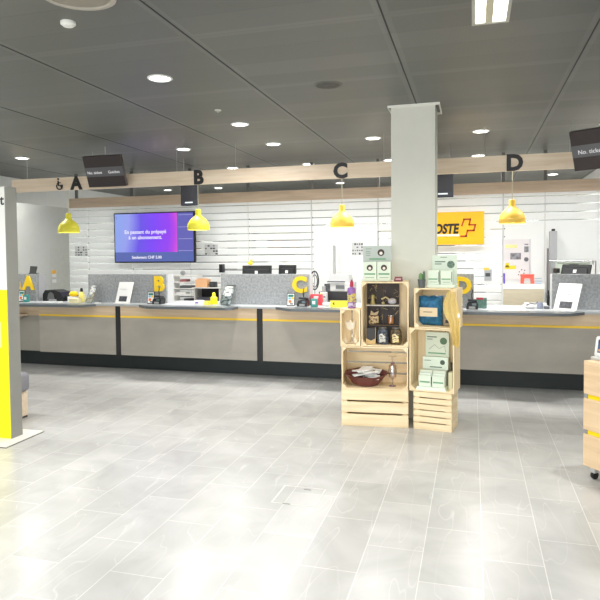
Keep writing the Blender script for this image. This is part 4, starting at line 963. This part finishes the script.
try: bmesh.ops.bridge_loops(q.bm, edges=ed)
except Exception: pass
q.xf(Matrix.Translation((0, 0, .003)))
q.build('bag', mat((38, 108, 150), .6, var=.45, vscale=26, bump=.8, bscale=24), t, True)
bx('label_card', mat((222, 204, 170), .6), t, -.085, .075, -.068, -.062, .085, .165); bx('label_print', mat((150, 130, 100), .6), t, -.05, .03, -.0695, -.0683, .122, .130)
t = thing('small_packet', 'narrow beige packet with dark print between the blue bag and the towel', 'packet', (-.235, 5.60, zq)); bx('packet', mat((196, 176, 146), .6, var=.3, vscale=20), t, -.03, .035, 0, .05, 0, .225, .004); bx('dark_print', mat((60, 56, 60), .5), t, -.01, .02, -.002, -.0003, .02, .05); bx('white_tag', PAPER, t, -.02, .03, -.002, -.0003, .17, .19)
# towel draped over the right side
t = thing('yellow_towel', 'pale yellow waffle towel hanging over the right edge of the top crate', 'towel', (-.147, 5.398, 0))
q = MB(); nx, nz = 14, 26; gv = []
for j in range(nz+1):
    s = j/nz; z = 1.245-.455*s; row = []
    wl = .035+.042*math.sin(min(1, s*1.7)*math.pi)+.0*s; wr = .022+.045*min(1, s*2.2)
    if s > .5: wl *= max(.12, 1-(s-.5)*2.2)
    if s > .55: wr *= 1-.35*(s-.55)
    for i in range(nx+1):
        u = i/nx; x = -wl+(wl+wr)*u+.018*s
        y = -.016-.02*math.sin(u*4.2*math.pi+s*2)*(.4+.6*s)-.01*s
        row.append(q.bm.verts.new((x, y, z-.03*math.sin(u*math.pi)*(s > .9))))
    gv.append(row)
for j in range(nz):
    for i in range(nx): q.bm.faces.new((gv[j][i], gv[j][i+1], gv[j+1][i+1], gv[j+1][i]))
r_ = bmesh.ops.solidify(q.bm, geom=q.bm.faces[:], thickness=.006)
q.build('cloth', mat((255, 233, 166), .9, bump=.4, bscale=90, var=.05, vscale=60), t, True)
MB().tube([(-.01, -.015, 1.235), (-.01, .012, 1.268), (.0, .03, 1.2735), (.0, .07, 1.2735)], .005, 8).build('hanging_loop', mat((236, 214, 150), .8), t, True)
bx('care_label', PAPER, t, .055, .072, -.032, -.030, 1.02, 1.06)
# middle right crate contents
zm = .3415+.0135
t = thing('mint_book', 'upright mint book with round emblem at the back of the middle right crate', 'book', (-.330, 5.645, zm))
bx('riser', mat((170, 176, 160), .6), t, -.105, .105, -.02, .05, 0, .27); bx('cover', MINT, t, -.105, .11, -.005, .02, .2705, .50, .002)
MB().lathe([(0, 0), (.032, 0), (.032, .002), (0, .002)], seg=22, mtx=Matrix.Translation((.06, -.0053, .42)) @ Matrix.Rotation(math.pi/2, 4, 'X')).build('emblem', mat((92, 122, 92), .6), t)
q = MB(); q.box(-.09, .0, -.007, -.0055, .45, .46); q.box(-.09, -.04, -.007, -.0055, .43, .437); q.tube([(-.07, -.006, .34), (-.02, -.006, .385), (.02, -.006, .35), (.07, -.006, .375), (.08, -.006, .32)], .0015, 5); q.build('print_lines', mat((110, 130, 112), .6), t); bx('green_band', GREEN2, t, -.08, .08, -.007, -.0055, .30, .312)
t = thing('mint_carton', 'mint carton with dark leaf emblem in front of the upright book', 'box', (-.33, 5.575, zm)); bx('stand', mat((200, 206, 190), .6), t, -.11, .10, 0, .04, 0, .168); bx('carton', PM, t, -.115, .115, 0, .045, .1685, .28, .002)
MB().lathe([(0, 0), (.022, 0), (.022, .002), (0, .002)], seg=20, mtx=Matrix.Translation((.065, -.0003, .235)) @ Matrix.Rotation(math.pi/2, 4, 'X')).build('emblem', mat((70, 90, 76), .6), t); q = MB(); q.box(-.1, -.04, -.002, -.0003, .245, .25); q.box(-.05, .06, -.002, -.0003, .185, .195); q.build('print_lines', mat((110, 130, 112), .6), t)
t = thing('mint_sachet_tray', 'white-mint tray packed with sachets at the front of the middle right crate', 'tray', (-.335, 5.49, zm)); PW = mat((226, 236, 222), .6)
MB().prism([(-.14, 0), (.13, 0), (.12, .03), (-.13, .03)], -.055, .08).build('tray', PW, t)
for x in (-.065, .055):
    for k in range(3): MB().box(x-.055, x+.055, -.03+.03*k, -.012+.03*k, .031, .13+.018*k, .002).build('sachet', (MINT, PW)[k % 2], t)
    bx('green_band', GREEN2, t, x-.045, x+.045, -.033, -.0305, .065, .078)
bx('dark_dash', mat((60, 80, 70), .6), t, -.009, -.001, -.03, -.028, .05, .12)
t = thing('slim_carton', 'slim cream carton at the right side of the middle right crate', 'box', (-.185, 5.55, zm)); bx('carton', mat((216, 212, 176), .6), t, -.015, .02, -.04, .05, 0, .16, .002); bx('dark_side', mat((46, 50, 48), .6), t, -.015, .02, .0505, .07, 0, .235, .002)

turn(mark1, (-.335, 5.43), math.radians(-9), (-.017, .035))

# ------------------------------------------------------------------ left totem and bench
t = thing('info_totem', 'tall grey-edged ticket totem with white top and yellow lower half at the left edge', 'totem', (-4.215, 4.29, 0))
bx('core', mat((138, 138, 132), .5), t, -.40, .404, .004, .135, .012, 2.175, .002)
bx('white_face', mat((246, 246, 240), .4), t, -.398, .396, -.001, .0035, 1.296, 2.172)
bx('yellow_face', mat((255, 240, 0), .4), t, -.398, .396, -.001, .0035, .014, 1.295)
bx('pale_patch', mat((250, 236, 170), .5), t, .18, .328, -.004, -.0015, .80, 1.02)
text('lettering', 'Ticket', .118, mat((40, 40, 40), .5), t, (.393, -.003, 2.055), .001, .002, 'RIGHT')
MB().slab([(-.52, -.19), (.515, -.19), (.505, .275), (-.52, .275)], .004, .012).build('base_plate', mat((232, 230, 220), .4), t); MB().slab([(-.525, -.196), (.521, -.196), (.511, .281), (-.525, .281)], 0, .004).build('base_underlay', DARK, t)
t = thing('upholstered_bench', 'low wooden bench with grey cushion half hidden behind the totem', 'bench', (-4.75, 4.79, 0))
bx('base', OAK, t, -.55, .535, -.17, .185, .02, .258, .003); MB().box(-.58, .57, -.19, .20, .2585, .45, .05, 5).build('cushion', mat((140, 140, 146), .9, bump=.3, bscale=200), t, True); bx('glide_rail', DARK, t, -.5, .53, -.15, .18, 0, .0195)

# ------------------------------------------------------------------ right drawer cart
rz = math.radians(-51)
t = thing('drawer_cart', 'light oak drawer cart on castors with yellow gaps at the right edge', 'cart', (.745, 4.575, 0), rz)
CO = wood((222, 192, 152), (234, 206, 168), 'x', .5)
bx('carcass', wood((216, 188, 150), (230, 202, 164), 'z', .5), t, 0, .60, .022, .50, .09, .825, .003)
for z0, z1 in ((.09, .3145), (.345, .5645), (.595, .825)): bx('drawer_front', CO, t, 0, .60, 0, .021, z0, z1, .002)
for z in (.315, .565):
    bx('yellow_gap', mat((255, 220, 0), .4), t, .03, .60, .010, .0215, z, z+.0295); bx('grip_end', GREYM, t, 0, .0295, .004, .0215, z, z+.0295)
for x, y in ((.055, .05), (.54, .05), (.055, .45), (.54, .45)):
    c_ = MB().lathe([(0, -.012), (.026, -.012), (.028, -.006), (.028, .006), (.026, .012), (0, .012)], seg=20, mtx=Matrix.Translation((x, y, .028)) @ Matrix.Rotation(math.pi/2, 4, 'Y')).build('castor', BLACK, t, True)
    MB().box(x-.018, x+.018, y-.02, y+.02, .045, .0895, .003).build('castor_fork', mat((220, 220, 220), .3, .6), c_)
t = thing('framed_device', 'white rounded frame holding a blue picture on the drawer cart', 'frame', (.872, 4.578, .8255), rz)
T = lean(8)
q = MB(); q.box(-.085, .2, 0, .02, 0.02, .165, .018, 4); q.xf(T).build('frame', PAPER, t, True)
MB().box(-.06, .18, -.002, -.0003, .05, .142, .0).xf(T).build('picture', mat((70, 96, 130), .3, var=.6, vscale=20), t)
MB().box(-.055, .0, -.0035, -.0022, .06, .075).xf(T).build('skin_tone', mat((210, 160, 110), .5), t)
bx('stand', mat((196, 196, 190), .4), t, -.085, .2, -.03, .06, 0, .02, .004)
